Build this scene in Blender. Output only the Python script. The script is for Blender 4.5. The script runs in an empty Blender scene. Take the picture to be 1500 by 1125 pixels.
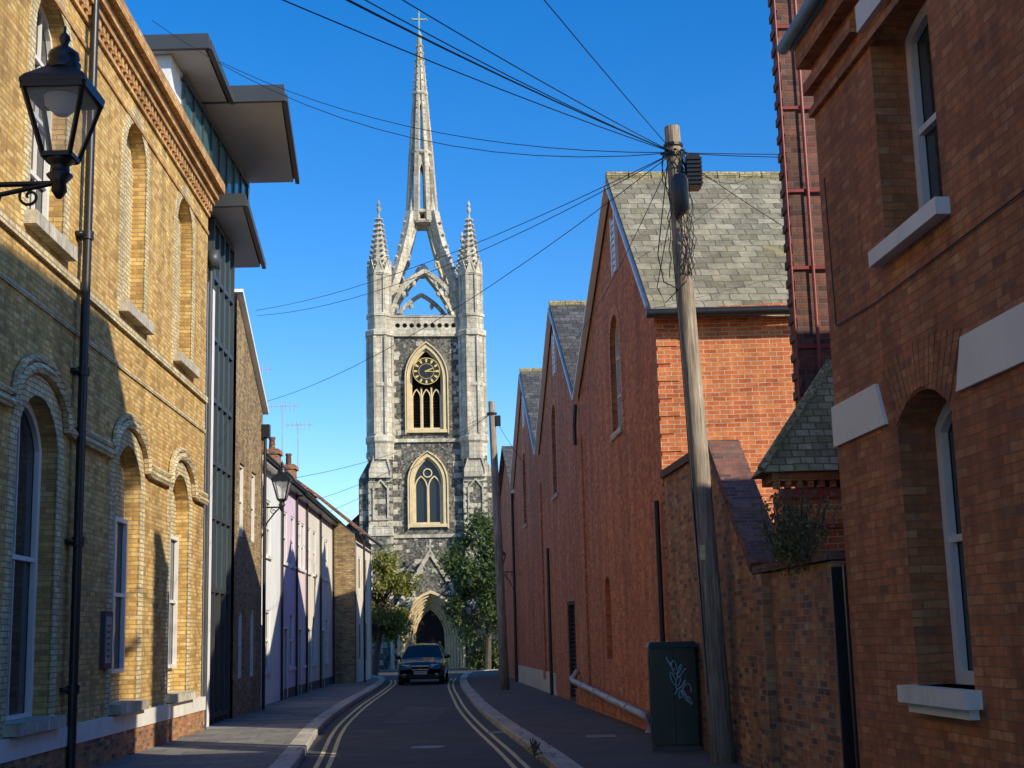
import bpy, math, random
from mathutils import Vector, Matrix
from mathutils.geometry import tessellate_polygon
random.seed(7)
R=math.radians
scene=bpy.context.scene
scene.view_settings.view_transform='Standard'
try: scene.view_settings.look='None'
except Exception: pass
scene.view_settings.exposure=0

# ------------------------------------------------------------ materials
def newmat(name):
    m=bpy.data.materials.new(name); m.use_nodes=True
    nt=m.node_tree; b=nt.nodes['Principled BSDF']
    return m,nt,b
def N(nt,t,**kw):
    n=nt.nodes.new(t)
    for k,v in kw.items():
        if k in n.inputs.keys(): n.inputs[k].default_value=v
        else: setattr(n,k,v)
    return n
def ramp(nt,stops,interp='LINEAR'):
    n=nt.nodes.new('ShaderNodeValToRGB'); cr=n.color_ramp; cr.interpolation=interp
    while len(cr.elements)<len(stops): cr.elements.new(0.5)
    for e,(p,c) in zip(cr.elements,stops):
        e.position=p; e.color=(c[0],c[1],c[2],1) if hasattr(c,'__len__') else (c,c,c,1)
    return n
def mix(nt,fac,a,b,blend='MIX'):
    n=nt.nodes.new('ShaderNodeMix'); n.data_type='RGBA'; n.blend_type=blend
    for s,val in ((0,fac),(6,a),(7,b)):
        if hasattr(val,'is_linked') or hasattr(val,'links'): nt.links.new(val,n.inputs[s])
        elif hasattr(val,'__len__'): n.inputs[s].default_value=(val[0],val[1],val[2],1)
        else: n.inputs[s].default_value=val
    return n.outputs[2]
def noise(nt,vec,scale,detail=4,rough=.6):
    n=N(nt,'ShaderNodeTexNoise'); n.inputs['Scale'].default_value=scale
    n.inputs['Detail'].default_value=detail; n.inputs['Roughness'].default_value=rough
    nt.links.new(vec,n.inputs['Vector']); return n.outputs[0]
def bump(nt,b,h,dist,strength=1.0):
    n=N(nt,'ShaderNodeBump'); n.inputs['Distance'].default_value=dist; n.inputs['Strength'].default_value=strength
    nt.links.new(h,n.inputs['Height']); nt.links.new(n.outputs[0],b.inputs['Normal'])
def uvnode(nt): return nt.nodes.new('ShaderNodeTexCoord').outputs['UV']
def posnode(nt): return nt.nodes.new('ShaderNodeNewGeometry').outputs['Position']

def brickmat(name,palette,mortar,bw=.225,rh=.075,ms=.009,dirt=.45,dirtcol=(.05,.045,.04),bmp=.012,rough=.9,offset=.5,patch=None,streak=.35):
    m,nt,b=newmat(name); uv=uvnode(nt); pos=posnode(nt)
    wob=N(nt,'ShaderNodeTexNoise'); wob.inputs['Scale'].default_value=5; nt.links.new(uv,wob.inputs['Vector'])
    sub=N(nt,'ShaderNodeVectorMath',operation='SUBTRACT'); nt.links.new(wob.outputs[1],sub.inputs[0]); sub.inputs[1].default_value=(.5,.5,.5)
    sc=N(nt,'ShaderNodeVectorMath',operation='SCALE'); nt.links.new(sub.outputs[0],sc.inputs[0]); sc.inputs['Scale'].default_value=rh*.3
    add=N(nt,'ShaderNodeVectorMath',operation='ADD'); nt.links.new(uv,add.inputs[0]); nt.links.new(sc.outputs[0],add.inputs[1])
    br=N(nt,'ShaderNodeTexBrick'); br.offset=offset
    br.inputs['Color1'].default_value=(0,0,0,1); br.inputs['Color2'].default_value=(1,1,1,1); br.inputs['Mortar'].default_value=(.5,.5,.5,1)
    br.inputs['Scale'].default_value=1; br.inputs['Mortar Size'].default_value=ms; br.inputs['Mortar Smooth'].default_value=.35
    br.inputs['Brick Width'].default_value=bw; br.inputs['Row Height'].default_value=rh
    nt.links.new(add.outputs[0],br.inputs['Vector'])
    rp=ramp(nt,palette); nt.links.new(br.outputs['Color'],rp.inputs[0])
    n1=noise(nt,pos,9,5); r1=ramp(nt,[(.3,.72),(.7,1.2)]); nt.links.new(n1,r1.inputs[0])
    c=mix(nt,1.0,rp.outputs[0],r1.outputs[0],'MULTIPLY')
    c=mix(nt,br.outputs['Fac'],c,mortar)
    n2=noise(nt,pos,.55,6,.65); r2=ramp(nt,[(.42,0),(.72,1)]); nt.links.new(n2,r2.inputs[0])
    mul=N(nt,'ShaderNodeMath',operation='MULTIPLY'); nt.links.new(r2.outputs[0],mul.inputs[0]); mul.inputs[1].default_value=dirt
    c=mix(nt,mul.outputs[0],c,dirtcol)
    if streak:
        mp=N(nt,'ShaderNodeMapping'); mp.inputs['Scale'].default_value=(1.7,1.7,.16); nt.links.new(pos,mp.inputs[0])
        n6=noise(nt,mp.outputs[0],1.3,6,.7); r6=ramp(nt,[(.4,1.1),(.68,1-streak)]); nt.links.new(n6,r6.inputs[0])
        c=mix(nt,1.0,c,r6.outputs[0],'MULTIPLY')
    if patch:
        n3=noise(nt,pos,1.7,6,.7); r3=ramp(nt,[(.56,0),(.68,1)]); nt.links.new(n3,r3.inputs[0])
        mu=N(nt,'ShaderNodeMath',operation='MULTIPLY'); nt.links.new(r3.outputs[0],mu.inputs[0]); mu.inputs[1].default_value=.5
        c=mix(nt,mu.outputs[0],c,patch)
    nt.links.new(c,b.inputs['Base Color']); b.inputs['Roughness'].default_value=rough
    h=N(nt,'ShaderNodeMath',operation='SUBTRACT'); h.inputs[0].default_value=1; nt.links.new(br.outputs['Fac'],h.inputs[1])
    n4=noise(nt,pos,45,3); ad=N(nt,'ShaderNodeMath',operation='MULTIPLY_ADD'); nt.links.new(n4,ad.inputs[0]); ad.inputs[1].default_value=.45
    nt.links.new(h.outputs[0],ad.inputs[2]); bump(nt,b,ad.outputs[0],bmp)
    return m
def plain(name,col,var=.25,scale=3,rough=.8,bmp=.003,bs=30,metal=0,stain=None):
    m,nt,b=newmat(name); pos=posnode(nt)
    n1=noise(nt,pos,scale,6,.65); r=ramp(nt,[(.25,1-var),(.75,1+var)]); nt.links.new(n1,r.inputs[0])
    c=mix(nt,1.0,col,r.outputs[0],'MULTIPLY')
    if stain:
        mp=N(nt,'ShaderNodeMapping'); mp.inputs['Scale'].default_value=(2.5,2.5,.35); nt.links.new(pos,mp.inputs[0])
        n2=noise(nt,mp.outputs[0],1.5,5,.7); r2=ramp(nt,[(.5,0),(.75,.7)]); nt.links.new(n2,r2.inputs[0])
        c=mix(nt,r2.outputs[0],c,stain)
    nt.links.new(c,b.inputs['Base Color']); b.inputs['Roughness'].default_value=rough; b.inputs['Metallic'].default_value=metal
    n3=noise(nt,pos,bs,4); bump(nt,b,n3,bmp)
    return m
M={}
M['yellow']=brickmat('yellow_stock_brick',[(0,(.46,.25,.07)),(.3,(.70,.42,.11)),(.6,(.80,.50,.15)),(.85,(.86,.59,.22)),(1,(.56,.30,.09))],(.46,.34,.18),dirt=.35,dirtcol=(.30,.17,.055),streak=.35)
M['yellow_pale']=brickmat('pale_gault_brick',[(0,(.60,.46,.24)),(.5,(.78,.63,.35)),(1,(.82,.70,.44))],(.32,.26,.17),dirt=.25,dirtcol=(.26,.19,.1))
M['orange_trim']=brickmat('orange_brick_trim',[(0,(.58,.24,.07)),(.5,(.72,.37,.12)),(1,(.78,.49,.19))],(.36,.28,.18),dirt=.2)
M['brown_brick']=brickmat('brown_stock_brick',[(0,(.24,.15,.07)),(.4,(.44,.29,.12)),(.8,(.54,.38,.17)),(1,(.32,.18,.10))],(.30,.25,.18),dirt=.4)
M['red']=brickmat('red_brick',[(0,(.44,.12,.05)),(.3,(.58,.165,.06)),(.7,(.67,.21,.075)),(.9,(.72,.28,.11)),(1,(.44,.15,.08))],(.52,.26,.14),dirt=.4,dirtcol=(.26,.085,.04),ms=.007,patch=(.68,.28,.13),bmp=.008)
M['red_lit']=brickmat('red_brick_sunlit',[(0,(.50,.11,.03)),(.4,(.66,.17,.05)),(.8,(.74,.24,.07)),(1,(.58,.17,.06))],(.70,.50,.33),dirt=.12,dirtcol=(.34,.1,.04),streak=.2)  # brighter copy of the red brick, sunlit tone put into the colour
M['dark_red']=brickmat('dark_red_brick',[(0,(.38,.13,.05)),(.35,(.49,.17,.06)),(.7,(.55,.20,.07)),(.92,(.60,.27,.11)),(1,(.27,.11,.06))],(.34,.17,.09),dirt=.4,dirtcol=(.23,.095,.045),ms=.006)
M['garden']=brickmat('garden_wall_brick',[(0,(.15,.09,.07)),(.25,(.46,.17,.07)),(.6,(.58,.23,.08)),(.85,(.62,.35,.15)),(1,(.18,.12,.10))],(.38,.29,.20),dirt=.35,ms=.009)
M['chim']=brickmat('chimney_brick',[(0,(.10,.05,.045)),(.4,(.22,.085,.06)),(.8,(.28,.12,.08)),(1,(.12,.08,.07))],(.2,.15,.13),dirt=.3)
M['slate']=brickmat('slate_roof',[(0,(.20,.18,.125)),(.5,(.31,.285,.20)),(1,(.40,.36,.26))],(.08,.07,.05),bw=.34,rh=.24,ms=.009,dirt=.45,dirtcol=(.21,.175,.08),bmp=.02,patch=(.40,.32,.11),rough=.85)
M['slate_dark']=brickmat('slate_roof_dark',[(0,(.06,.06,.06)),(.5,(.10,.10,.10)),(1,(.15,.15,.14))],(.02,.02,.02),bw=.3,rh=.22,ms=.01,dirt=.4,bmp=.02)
M['tile']=brickmat('clay_tile_roof',[(0,(.20,.08,.045)),(.5,(.34,.14,.07)),(1,(.40,.21,.11))],(.05,.03,.02),bw=.18,rh=.11,ms=.01,dirt=.5,bmp=.02)
M['tile_moss']=brickmat('mossy_tile_roof',[(0,(.28,.23,.11)),(.5,(.43,.37,.19)),(1,(.50,.44,.26))],(.16,.13,.07),bw=.17,rh=.1,ms=.008,dirt=.4,dirtcol=(.25,.21,.07),bmp=.015)
M['slabs']=brickmat('paving_slabs',[(0,(.15,.148,.14)),(.5,(.21,.20,.185)),(1,(.27,.26,.24))],(.07,.07,.065),bw=.9,rh=.6,ms=.012,dirt=.35,dirtcol=(.11,.105,.1),bmp=.006,streak=0)
M['kerb']=brickmat('kerb_stone',[(0,(.42,.39,.33)),(1,(.54,.50,.42))],(.14,.13,.11),bw=.9,rh=.9,ms=.015,dirt=.3,dirtcol=(.24,.22,.18),bmp=.006,streak=0)
M['stone']=brickmat('ashlar_stone',[(0,(.52,.46,.35)),(.5,(.64,.58,.46)),(1,(.74,.68,.55))],(.38,.33,.25),bw=.55,rh=.32,ms=.010,dirt=.5,dirtcol=(.30,.26,.19),bmp=.01,streak=.45)
M['cream']=plain('cream_bath_stone',(.66,.52,.30),.2,2,.85,.01,8)
def flint(name,blocks):
    m,nt,b=newmat(name); uv=uvnode(nt); pos=posnode(nt)
    vo=N(nt,'ShaderNodeTexVoronoi'); vo.inputs['Scale'].default_value=7.5; nt.links.new(pos,vo.inputs['Vector'])
    sep=N(nt,'ShaderNodeSeparateColor'); nt.links.new(vo.outputs['Color'],sep.inputs[0])
    rp=ramp(nt,[(0,(.045,.045,.04)),(.5,(.10,.096,.082)),(.88,(.17,.16,.13)),(1,(.34,.31,.25))]); nt.links.new(sep.outputs[0],rp.inputs[0])
    r2=ramp(nt,[(.0,0),(.6,0),(.95,.8)]); nt.links.new(vo.outputs['Distance'],r2.inputs[0])
    c=mix(nt,r2.outputs[0],rp.outputs[0],(.22,.20,.155))
    if blocks>0:
        br=N(nt,'ShaderNodeTexBrick'); br.inputs['Color1'].default_value=(0,0,0,1); br.inputs['Color2'].default_value=(1,1,1,1); br.inputs['Mortar'].default_value=(.3,.3,.3,1)
        br.inputs['Scale'].default_value=1; br.inputs['Mortar Size'].default_value=.02; br.inputs['Brick Width'].default_value=.5; br.inputs['Row Height'].default_value=.34
        nt.links.new(uv,br.inputs['Vector'])
        g=ramp(nt,[(1-blocks-.02,0),(1-blocks,1)]); nt.links.new(br.outputs['Color'],g.inputs[0])
        n5=noise(nt,pos,2,5); rr=ramp(nt,[(.3,(.38,.33,.24)),(.7,(.58,.52,.40))]); nt.links.new(n5,rr.inputs[0])
        c=mix(nt,g.outputs[0],c,rr.outputs[0])
    nt.links.new(c,b.inputs['Base Color']); b.inputs['Roughness'].default_value=.8
    bump(nt,b,vo.outputs['Distance'],.03)
    return m
M['flint']=flint('knapped_flint',.03)
M['flint_block']=flint('flint_and_stone_blocks',.36)
M['asphalt']=plain('asphalt',(.062,.062,.064),.4,1.2,.85,.006,90)
M['tarmac_path']=plain('tarmac_pavement',(.10,.093,.088),.35,1.0,.9,.006,80)
M['ground']=plain('ground',(.09,.085,.07),.3,.3,.95)
M['yline']=plain('worn_yellow_paint',(.72,.59,.29),.4,9,.8,.002)
M['white']=plain('white_paint',(.80,.78,.72),.08,2,.6,.002,20,stain=(.55,.5,.42))
M['white_frame']=plain('white_window_frame',(.82,.80,.76),.06,4,.45,.001)
M['stucco_cream']=plain('cream_stucco',(.62,.56,.44),.12,1.2,.85,.004,25,stain=(.45,.4,.3))
M['render_white']=plain('white_render',(.80,.81,.82),.08,1,.8,.003,20,stain=(.6,.6,.6))
M['render_lilac']=plain('lilac_render',(.76,.60,.76),.06,1,.8,.003,20)
M['render_pink']=plain('pink_render',(.82,.66,.71),.06,1,.8,.003,20)
M['render_cream']=plain('cream_render',(.78,.72,.62),.1,1,.8,.003,20,stain=(.5,.45,.37))
M['band']=plain('painted_band',(.84,.79,.68),.06,1.5,.6,.003,15)
M['black']=plain('black_painted_iron',(.016,.016,.017),.3,8,.38,.001,60)
M['darkgrey']=plain('dark_grey_cladding',(.055,.06,.065),.15,1,.45,.001)
M['softgrey']=plain('grey_soffit',(.50,.51,.52),.1,1,.7,.001)
M['redpaint']=plain('red_painted_iron',(.28,.045,.04),.25,6,.5,.002)
M['bluegutter']=plain('blue_grey_gutter',(.12,.26,.38),.2,6,.5,.002)
M['cabinet']=plain('cabinet_paint',(.020,.034,.026),.3,3,.45,.001,stain=(.05,.065,.055))
M['graffiti']=plain('graffiti_paint',(.35,.5,.6),.2,8,.5,.0)
M['lead']=plain('lead',(.2,.2,.2),.2,4,.6)
M['gold']=plain('gilded_metal',(.85,.58,.16),.1,5,.35,.001,metal=.3)
M['copper']=plain('verdigris',(.28,.42,.34),.2,3,.6)
M['clock']=plain('clock_face_black',(.012,.012,.014),.1,3,.4,0)
M['interior']=plain('dark_interior',(.012,.012,.012),.2,2,.9,0)
M['louvre']=plain('dark_louvre',(.05,.045,.04),.2,2,.8,0)
M['door_dark']=plain('door_paint',(.02,.03,.035),.2,2,.5,0)
M['door_green']=plain('green_door_paint',(.05,.09,.07),.2,2,.5,0)
M['steel']=plain('galvanised_pipe',(.40,.39,.37),.25,5,.5,.002,metal=.1)
M['rubber']=plain('rubber',(.015,.015,.015),.1,5,.8)
M['wire']=plain('wire',(.02,.02,.022),.1,5,.6,0)
M['plate']=plain('number_plate',(.8,.8,.76),.03,5,.5,0)
M['bark']=plain('bark',(.10,.075,.05),.4,6,.9,.03,15)
def polemat():
    m,nt,b=newmat('weathered_timber_pole'); pos=posnode(nt)
    mp=N(nt,'ShaderNodeMapping'); mp.inputs['Scale'].default_value=(14,14,.7); nt.links.new(pos,mp.inputs[0])
    n1=noise(nt,mp.outputs[0],2.2,8,.7); r=ramp(nt,[(.35,(.16,.12,.085)),(.5,(.40,.32,.235)),(.65,(.58,.49,.38))]); nt.links.new(n1,r.inputs[0])
    n2=noise(nt,pos,1.1,4); r2=ramp(nt,[(.35,.7),(.65,1.15)]); nt.links.new(n2,r2.inputs[0])
    sx=N(nt,'ShaderNodeSeparateXYZ'); nt.links.new(pos,sx.inputs[0])
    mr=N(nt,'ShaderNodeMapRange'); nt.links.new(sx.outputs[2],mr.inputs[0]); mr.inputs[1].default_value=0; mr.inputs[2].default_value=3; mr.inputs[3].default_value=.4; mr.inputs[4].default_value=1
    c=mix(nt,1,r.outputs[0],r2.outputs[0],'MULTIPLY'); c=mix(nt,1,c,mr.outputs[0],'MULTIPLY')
    nt.links.new(c,b.inputs['Base Color']); b.inputs['Roughness'].default_value=.9; bump(nt,b,n1,.03); return m
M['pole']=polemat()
def glassmat(name,col,rough=.06):
    m,nt,b=newmat(name); pos=posnode(nt); b.inputs['Base Color'].default_value=(*col,1); b.inputs['Roughness'].default_value=rough
    n=noise(nt,pos,2.5,2); bump(nt,b,n,.01,.4); return m
M['glass']=glassmat('window_glass',(.03,.035,.04))
M['glass_teal']=glassmat('teal_curtain_glass',(.06,.16,.19),.1)
M['leaded']=glassmat('leaded_glass',(.02,.025,.03),.25)
M['carglass']=glassmat('car_glass',(.01,.012,.014),.04)
m,nt,b=newmat('car_paint'); b.inputs['Base Color'].default_value=(.018,.022,.03,1); b.inputs['Metallic'].default_value=.5; b.inputs['Roughness'].default_value=.25; b.inputs['Coat Weight'].default_value=.6; M['carpaint']=m
m,nt,b=newmat('chrome'); b.inputs['Base Color'].default_value=(.6,.6,.6,1); b.inputs['Metallic'].default_value=1; b.inputs['Roughness'].default_value=.2; M['chrome']=m
m,nt,b=newmat('headlamp_glass'); b.inputs['Base Color'].default_value=(.5,.52,.55,1); b.inputs['Roughness'].default_value=.1; b.inputs['Metallic'].default_value=.3; M['headlamp']=m
m,nt,b=newmat('lantern_glass'); b.inputs['Base Color'].default_value=(.85,.88,.85,1); b.inputs['Roughness'].default_value=.12; b.inputs['Alpha'].default_value=.25; M['lglass']=m
def leafmat(name,a,bc):
    m,nt,b=newmat(name); pos=posnode(nt); n1=noise(nt,pos,1.6,5,.7)
    r=ramp(nt,[(.3,a),(.7,bc)]); nt.links.new(n1,r.inputs[0]); nt.links.new(r.outputs[0],b.inputs['Base Color']); b.inputs['Roughness'].default_value=.6
    tr=N(nt,'ShaderNodeBsdfTranslucent'); nt.links.new(r.outputs[0],tr.inputs[0]); ms=nt.nodes.new('ShaderNodeMixShader'); ms.inputs[0].default_value=.3
    out=[n for n in nt.nodes if n.type=='OUTPUT_MATERIAL'][0]
    nt.links.new(b.outputs[0],ms.inputs[1]); nt.links.new(tr.outputs[0],ms.inputs[2]); nt.links.new(ms.outputs[0],out.inputs[0]); return m
M['leaf']=leafmat('leaves_green',(.04,.075,.018),(.12,.17,.04))
M['leaf_y']=leafmat('leaves_yellow_green',(.13,.15,.025),(.34,.32,.06))
M['leaf_dry']=leafmat('dry_leaves',(.09,.10,.04),(.20,.19,.08))

# ------------------------------------------------------------ geometry kit
Z=Vector((0,0,1))
PARTS=[]
def empty(name,loc):
    e=bpy.data.objects.new(name,None); e.location=loc; e.empty_display_size=.3
    scene.collection.objects.link(e); e['loc']=list(loc); return e
class Part:
    def __init__(s,name,mat,parent=None,smooth=False):
        s.name=name; s.mat=M[mat]; s.parent=parent; s.v=[]; s.f=[]; s.smooth=smooth; PARTS.append(s)
    def face(s,pts):
        i=len(s.v); s.v+= [tuple(p) for p in pts]; s.f.append(tuple(range(i,i+len(pts))))
    def grid(s,rows,closed=True):
        i=len(s.v); n=len(rows[0])
        for r in rows: s.v+=[tuple(p) for p in r]
        for a in range(len(rows)-1):
            for k in range(n if closed else n-1):
                k2=(k+1)%n
                s.f.append((i+a*n+k,i+a*n+k2,i+(a+1)*n+k2,i+(a+1)*n+k))
    def box(s,x0,x1,y0,y1,z0,z1):
        s.hexa([Vector((x,y,z)) for z in (z0,z1) for (x,y) in ((x0,y0),(x1,y0),(x1,y1),(x0,y1))])
    def hexa(s,c):
        i=len(s.v); s.v+=[tuple(p) for p in c]
        for f in ((0,3,2,1),(4,5,6,7),(0,1,5,4),(1,2,6,5),(2,3,7,6),(3,0,4,7)): s.f.append(tuple(i+k for k in f))
    def beam(s,p0,p1,w,h,up=None,w1=None,h1=None):
        p0=Vector(p0);p1=Vector(p1); d=(p1-p0).normalized(); u=Vector(up) if up else (Z if abs(d.z)<.95 else Vector((0,1,0)))
        a=d.cross(u).normalized(); b2=a.cross(d).normalized(); w1=w1 if w1 is not None else w; h1=h1 if h1 is not None else h
        A=[p0+a*(sx*w/2)+b2*(sy*h/2) for sx,sy in ((-1,-1),(1,-1),(1,1),(-1,1))]
        B=[p1+a*(sx*w1/2)+b2*(sy*h1/2) for sx,sy in ((-1,-1),(1,-1),(1,1),(-1,1))]
        s.hexa(A+B)
    def tube(s,pts,r,seg=8,cap=True):
        pts=[Vector(p) for p in pts]; n=len(pts); rs=r if hasattr(r,'__len__') else [r]*n
        rows=[]; 
        for i,p in enumerate(pts):
            d=(pts[min(i+1,n-1)]-pts[max(i-1,0)]).normalized()
            u=Vector((0,1,0)) if abs(d.z)>.9 else Z
            a=d.cross(u).normalized(); b2=a.cross(d)
            rows.append([p+(a*math.cos(2*math.pi*k/seg)+b2*math.sin(2*math.pi*k/seg))*rs[i] for k in range(seg)])
        s.grid(rows)
        if cap: s.face(rows[0]); s.face(rows[-1])
    def lathe(s,c,prof,seg=12,rot=0,cap=True,sx=1,sy=1):
        rows=[[Vector((c[0]+r*math.cos(2*math.pi*k/seg+rot)*sx,c[1]+r*math.sin(2*math.pi*k/seg+rot)*sy,c[2]+z)) for k in range(seg)] for r,z in prof]
        s.grid(rows)
        if cap: s.face(rows[0]); s.face(rows[-1])
    def finish(s):
        if not s.f: return
        me=bpy.data.meshes.new(s.name); me.from_pydata(s.v,[],s.f); me.materials.append(s.mat)
        uvl=me.uv_layers.new(name='UVMap'); me.update()
        co=me.vertices
        for p in me.polygons:
            n=p.normal; t=Z.cross(n)
            t=Vector((1,0,0)) if t.length<.05 else t.normalized()
            if abs(t.x)>abs(t.y):
                if t.x<0: t=-t
            elif t.y<0: t=-t
            b2=n.cross(t)
            if b2.z<0 or (abs(b2.z)<.01 and b2.y<0): b2=-b2
            for li in p.loop_indices:
                q=co[me.loops[li].vertex_index].co; uvl.data[li].uv=(q.dot(t),q.dot(b2))
            p.use_smooth=s.smooth
        ob=bpy.data.objects.new(s.name,me); scene.collection.objects.link(ob)
        if s.parent is not None:
            ob.parent=s.parent; ob.matrix_parent_inverse=Matrix.Translation(-Vector(s.parent['loc']))
        s.ob=ob
class Frame:
    def __init__(s,o,t,n): s.o=Vector(o); s.t=Vector(t); s.n=Vector(n).normalized()
    def P(s,a,z,d=0): return s.o+s.t*a+s.n*d+Z*z
def FL(a): return Frame((-a,0,0),(-.032,1,0),(1,.032,0))
def FRt(a=4.3): return Frame((a,0,0),(-.08,1,0),(-1,-.08,0))
def rect(a,b,z0,z1): return [(a,z0),(b,z0),(b,z1),(a,z1)]
def arch(a,b,z0,zs,rise,n=10):
    w=(b-a)/2; m=(a+b)/2; Rr=(w*w+rise*rise)/(2*rise); cz=zs+rise-Rr; th=math.asin(min(1,w/Rr))
    return [(a,z0),(b,z0)]+[(m+Rr*math.sin(th-2*th*i/n),cz+Rr*math.cos(th-2*th*i/n)) for i in range(n+1)]
def gothic(a,b,z0,zs,rise,n=7):
    w=(b-a)/2; m=(a+b)/2; Rr=(w*w+rise*rise)/(2*w); th=math.acos((Rr-w)/Rr) if rise<=2*Rr else 0
    th=math.asin(min(1,rise/Rr)) if Rr>=w else th
    pr=[(b-Rr+Rr*math.cos(th*i/n),zs+Rr*math.sin(th*i/n)) for i in range(n+1)]
    pl=[(2*m-x,z) for x,z in reversed(pr[:-1])]
    return [(a,z0),(b,z0)]+pr+pl
def circ(cx,cz,r,n=16): return [(cx+r*math.cos(2*math.pi*i/n),cz+r*math.sin(2*math.pi*i/n)) for i in range(n)]
def offs(sh,w):
    n=len(sh); out=[]
    for i in range(n):
        p0=Vector(sh[i-1]);p=Vector(sh[i]);p1=Vector(sh[(i+1)%n])
        e0=(p-p0).normalized(); e1=(p1-p).normalized()
        n0=Vector((e0.y,-e0.x)); n1=Vector((e1.y,-e1.x)); k=1+n0.dot(n1)
        out.append(tuple(p+(n0+n1)/max(k,.3)*w))
    return out
def wall(part,F,outer,holes,depth=.2,d=0):
    ls=[[Vector((x,y,0)) for x,y in outer]]+[[Vector((x,y,0)) for x,y in h] for h in holes]
    flat=[p for l in ls for p in l]; tris=tessellate_polygon(ls)
    i=len(part.v); part.v+=[tuple(F.P(p.x,p.y,d)) for p in flat]
    part.f+=[(i+a,i+b,i+c) for a,b,c in tris]
    for h in holes:
        for k in range(len(h)):
            a=h[k];b=h[(k+1)%len(h)]
            part.face([F.P(a[0],a[1],d),F.P(b[0],b[1],d),F.P(b[0],b[1],d-depth),F.P(a[0],a[1],d-depth)])
def panel(part,F,sh,d): part.face([F.P(x,z,d) for x,z in sh])
def ext(part,F,sh,d0,d1):
    ls=[[Vector((x,y,0)) for x,y in sh]]; tris=tessellate_polygon(ls)
    for d in (d0,d1):
        i=len(part.v); part.v+=[tuple(F.P(x,z,d)) for x,z in sh]; part.f+=[(i+a,i+b,i+c) for a,b,c in tris]
    for k in range(len(sh)):
        a=sh[k];b=sh[(k+1)%len(sh)]; part.face([F.P(a[0],a[1],d0),F.P(b[0],b[1],d0),F.P(b[0],b[1],d1),F.P(a[0],a[1],d1)])
def slab(part,F,a,b,z0,z1,d0,d1):
    part.hexa([F.P(x,z,d) for z in (z0,z1) for x,d in ((a,d0),(b,d0),(b,d1),(a,d1))])
def ring(part,F,sh,wo,wi,d0,d1,skip_bottom=False):
    o=offs(sh,wo) if wo else sh; i_=offs(sh,-wi) if wi else sh; n=len(sh)
    for k in range(n):
        if skip_bottom and k==0: continue
        k2=(k+1)%n
        a,b,c,e=o[k],o[k2],i_[k2],i_[k]
        part.hexa([F.P(*a,d0),F.P(*b,d0),F.P(*c,d0),F.P(*e,d0),F.P(*a,d1),F.P(*b,d1),F.P(*c,d1),F.P(*e,d1)])
def sash(par,F,sh,depth,fmat='white_frame',fw=.07,rails=(.5,),verts=(.5,),gmat='glass',bw=.03):
    g=Part('glazing',gmat,par); panel(g,F,sh,-depth+.012)
    fr=Part('window_frame',fmat,par); ring(fr,F,sh,0,fw,-depth+.02,-depth+.09)
    xs=[p[0] for p in sh]; zs=[p[1] for p in sh]; a,b,z0,z1=min(xs),max(xs),min(zs),max(zs)
    for r in rails: z=z0+(z1-z0)*r; slab(fr,F,a+fw,b-fw,z-bw,z+bw,-depth+.015,-depth+.075)
    for v in verts: x=a+(b-a)*v; slab(fr,F,x-bw/2,x+bw/2,z0+fw,z1-fw*1.3,-depth+.016,-depth+.06)

# ------------------------------------------------------------ camera
cam=bpy.data.cameras.new('camera'); co=bpy.data.objects.new('camera',cam); scene.collection.objects.link(co)
cam.sensor_width=36; cam.lens=48; cam.clip_end=3000; cam.clip_start=.1
pitch=R(10.52); roll=R(-1.5)
co.location=(0,0,1.8)
co.rotation_mode='QUATERNION'
q=Matrix.Rotation(R(90)+pitch,4,'X') @ Matrix.Rotation(roll,4,'Z')
co.rotation_quaternion=q.to_quaternion()
scene.camera=co

# ------------------------------------------------------------ light
A=R(52); EL=R(29)
tosun=Vector((math.sin(A)*math.cos(EL),-math.cos(A)*math.cos(EL),math.sin(EL)))
sl=bpy.data.lights.new('sun','SUN'); sl.energy=5.0; sl.angle=R(.53); sl.color=(1,.90,.70)
so=bpy.data.objects.new('sun',sl); so.rotation_mode='QUATERNION'; so.rotation_quaternion=tosun.to_track_quat('Z','Y'); so.location=(20,-20,40); scene.collection.objects.link(so)
w=bpy.data.worlds.new('World'); scene.world=w; w.use_nodes=True; nt=w.node_tree
bg=nt.nodes['Background']; sky=nt.nodes.new('ShaderNodeTexSky'); sky.sky_type='NISHITA'; sky.sun_disc=False
sky.sun_elevation=EL; sky.sun_rotation=R(180-52); sky.air_density=1.0; sky.dust_density=.2; sky.ozone_density=3.5
hs=nt.nodes.new('ShaderNodeHueSaturation'); hs.inputs['Hue'].default_value=.508; hs.inputs['Saturation'].default_value=1.38; hs.inputs['Value'].default_value=1.35
nt.links.new(sky.outputs[0],hs.inputs['Color']); nt.links.new(hs.outputs[0],bg.inputs[0]); bg.inputs[1].default_value=.15

# ------------------------------------------------------------ ground & road
g=Part('ground','ground'); g.face([(-900,-900,-.012),(900,-900,-.012),(900,1200,-.012),(-900,1200,-.012)])
def interp(tab,y):
    for (y0,x0),(y1,x1) in zip(tab,tab[1:]):
        if y<=y1 or (y1,x1)==tab[-1]:
            t=(y-y0)/(y1-y0); return x0+(x1-x0)*t
LK=[(-20,-.7),(0,-1.9),(10,-2.5),(20,-3.2),(25,-3.75),(30,-4.25),(40,-4.85),(50,-5.25),(60,-5.75),(68,-6.6),(74,-9),(80,-14)]
RK=[(-20,3.0),(0,1.75),(10,1.1),(20,.36),(30,-.62),(37,-1.2),(44,-1.66),(52,-2.2),(60,-2.6),(70,-2.8),(76,-2.4),(80,2)]
def smooth(tab,y): return sum(interp(tab,y+o)*wt for o,wt in ((-3,.2),(-1.5,.2),(0,.2),(1.5,.2),(3,.2)))
YS=[-16+i*1.0 for i in range(93)]
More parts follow.
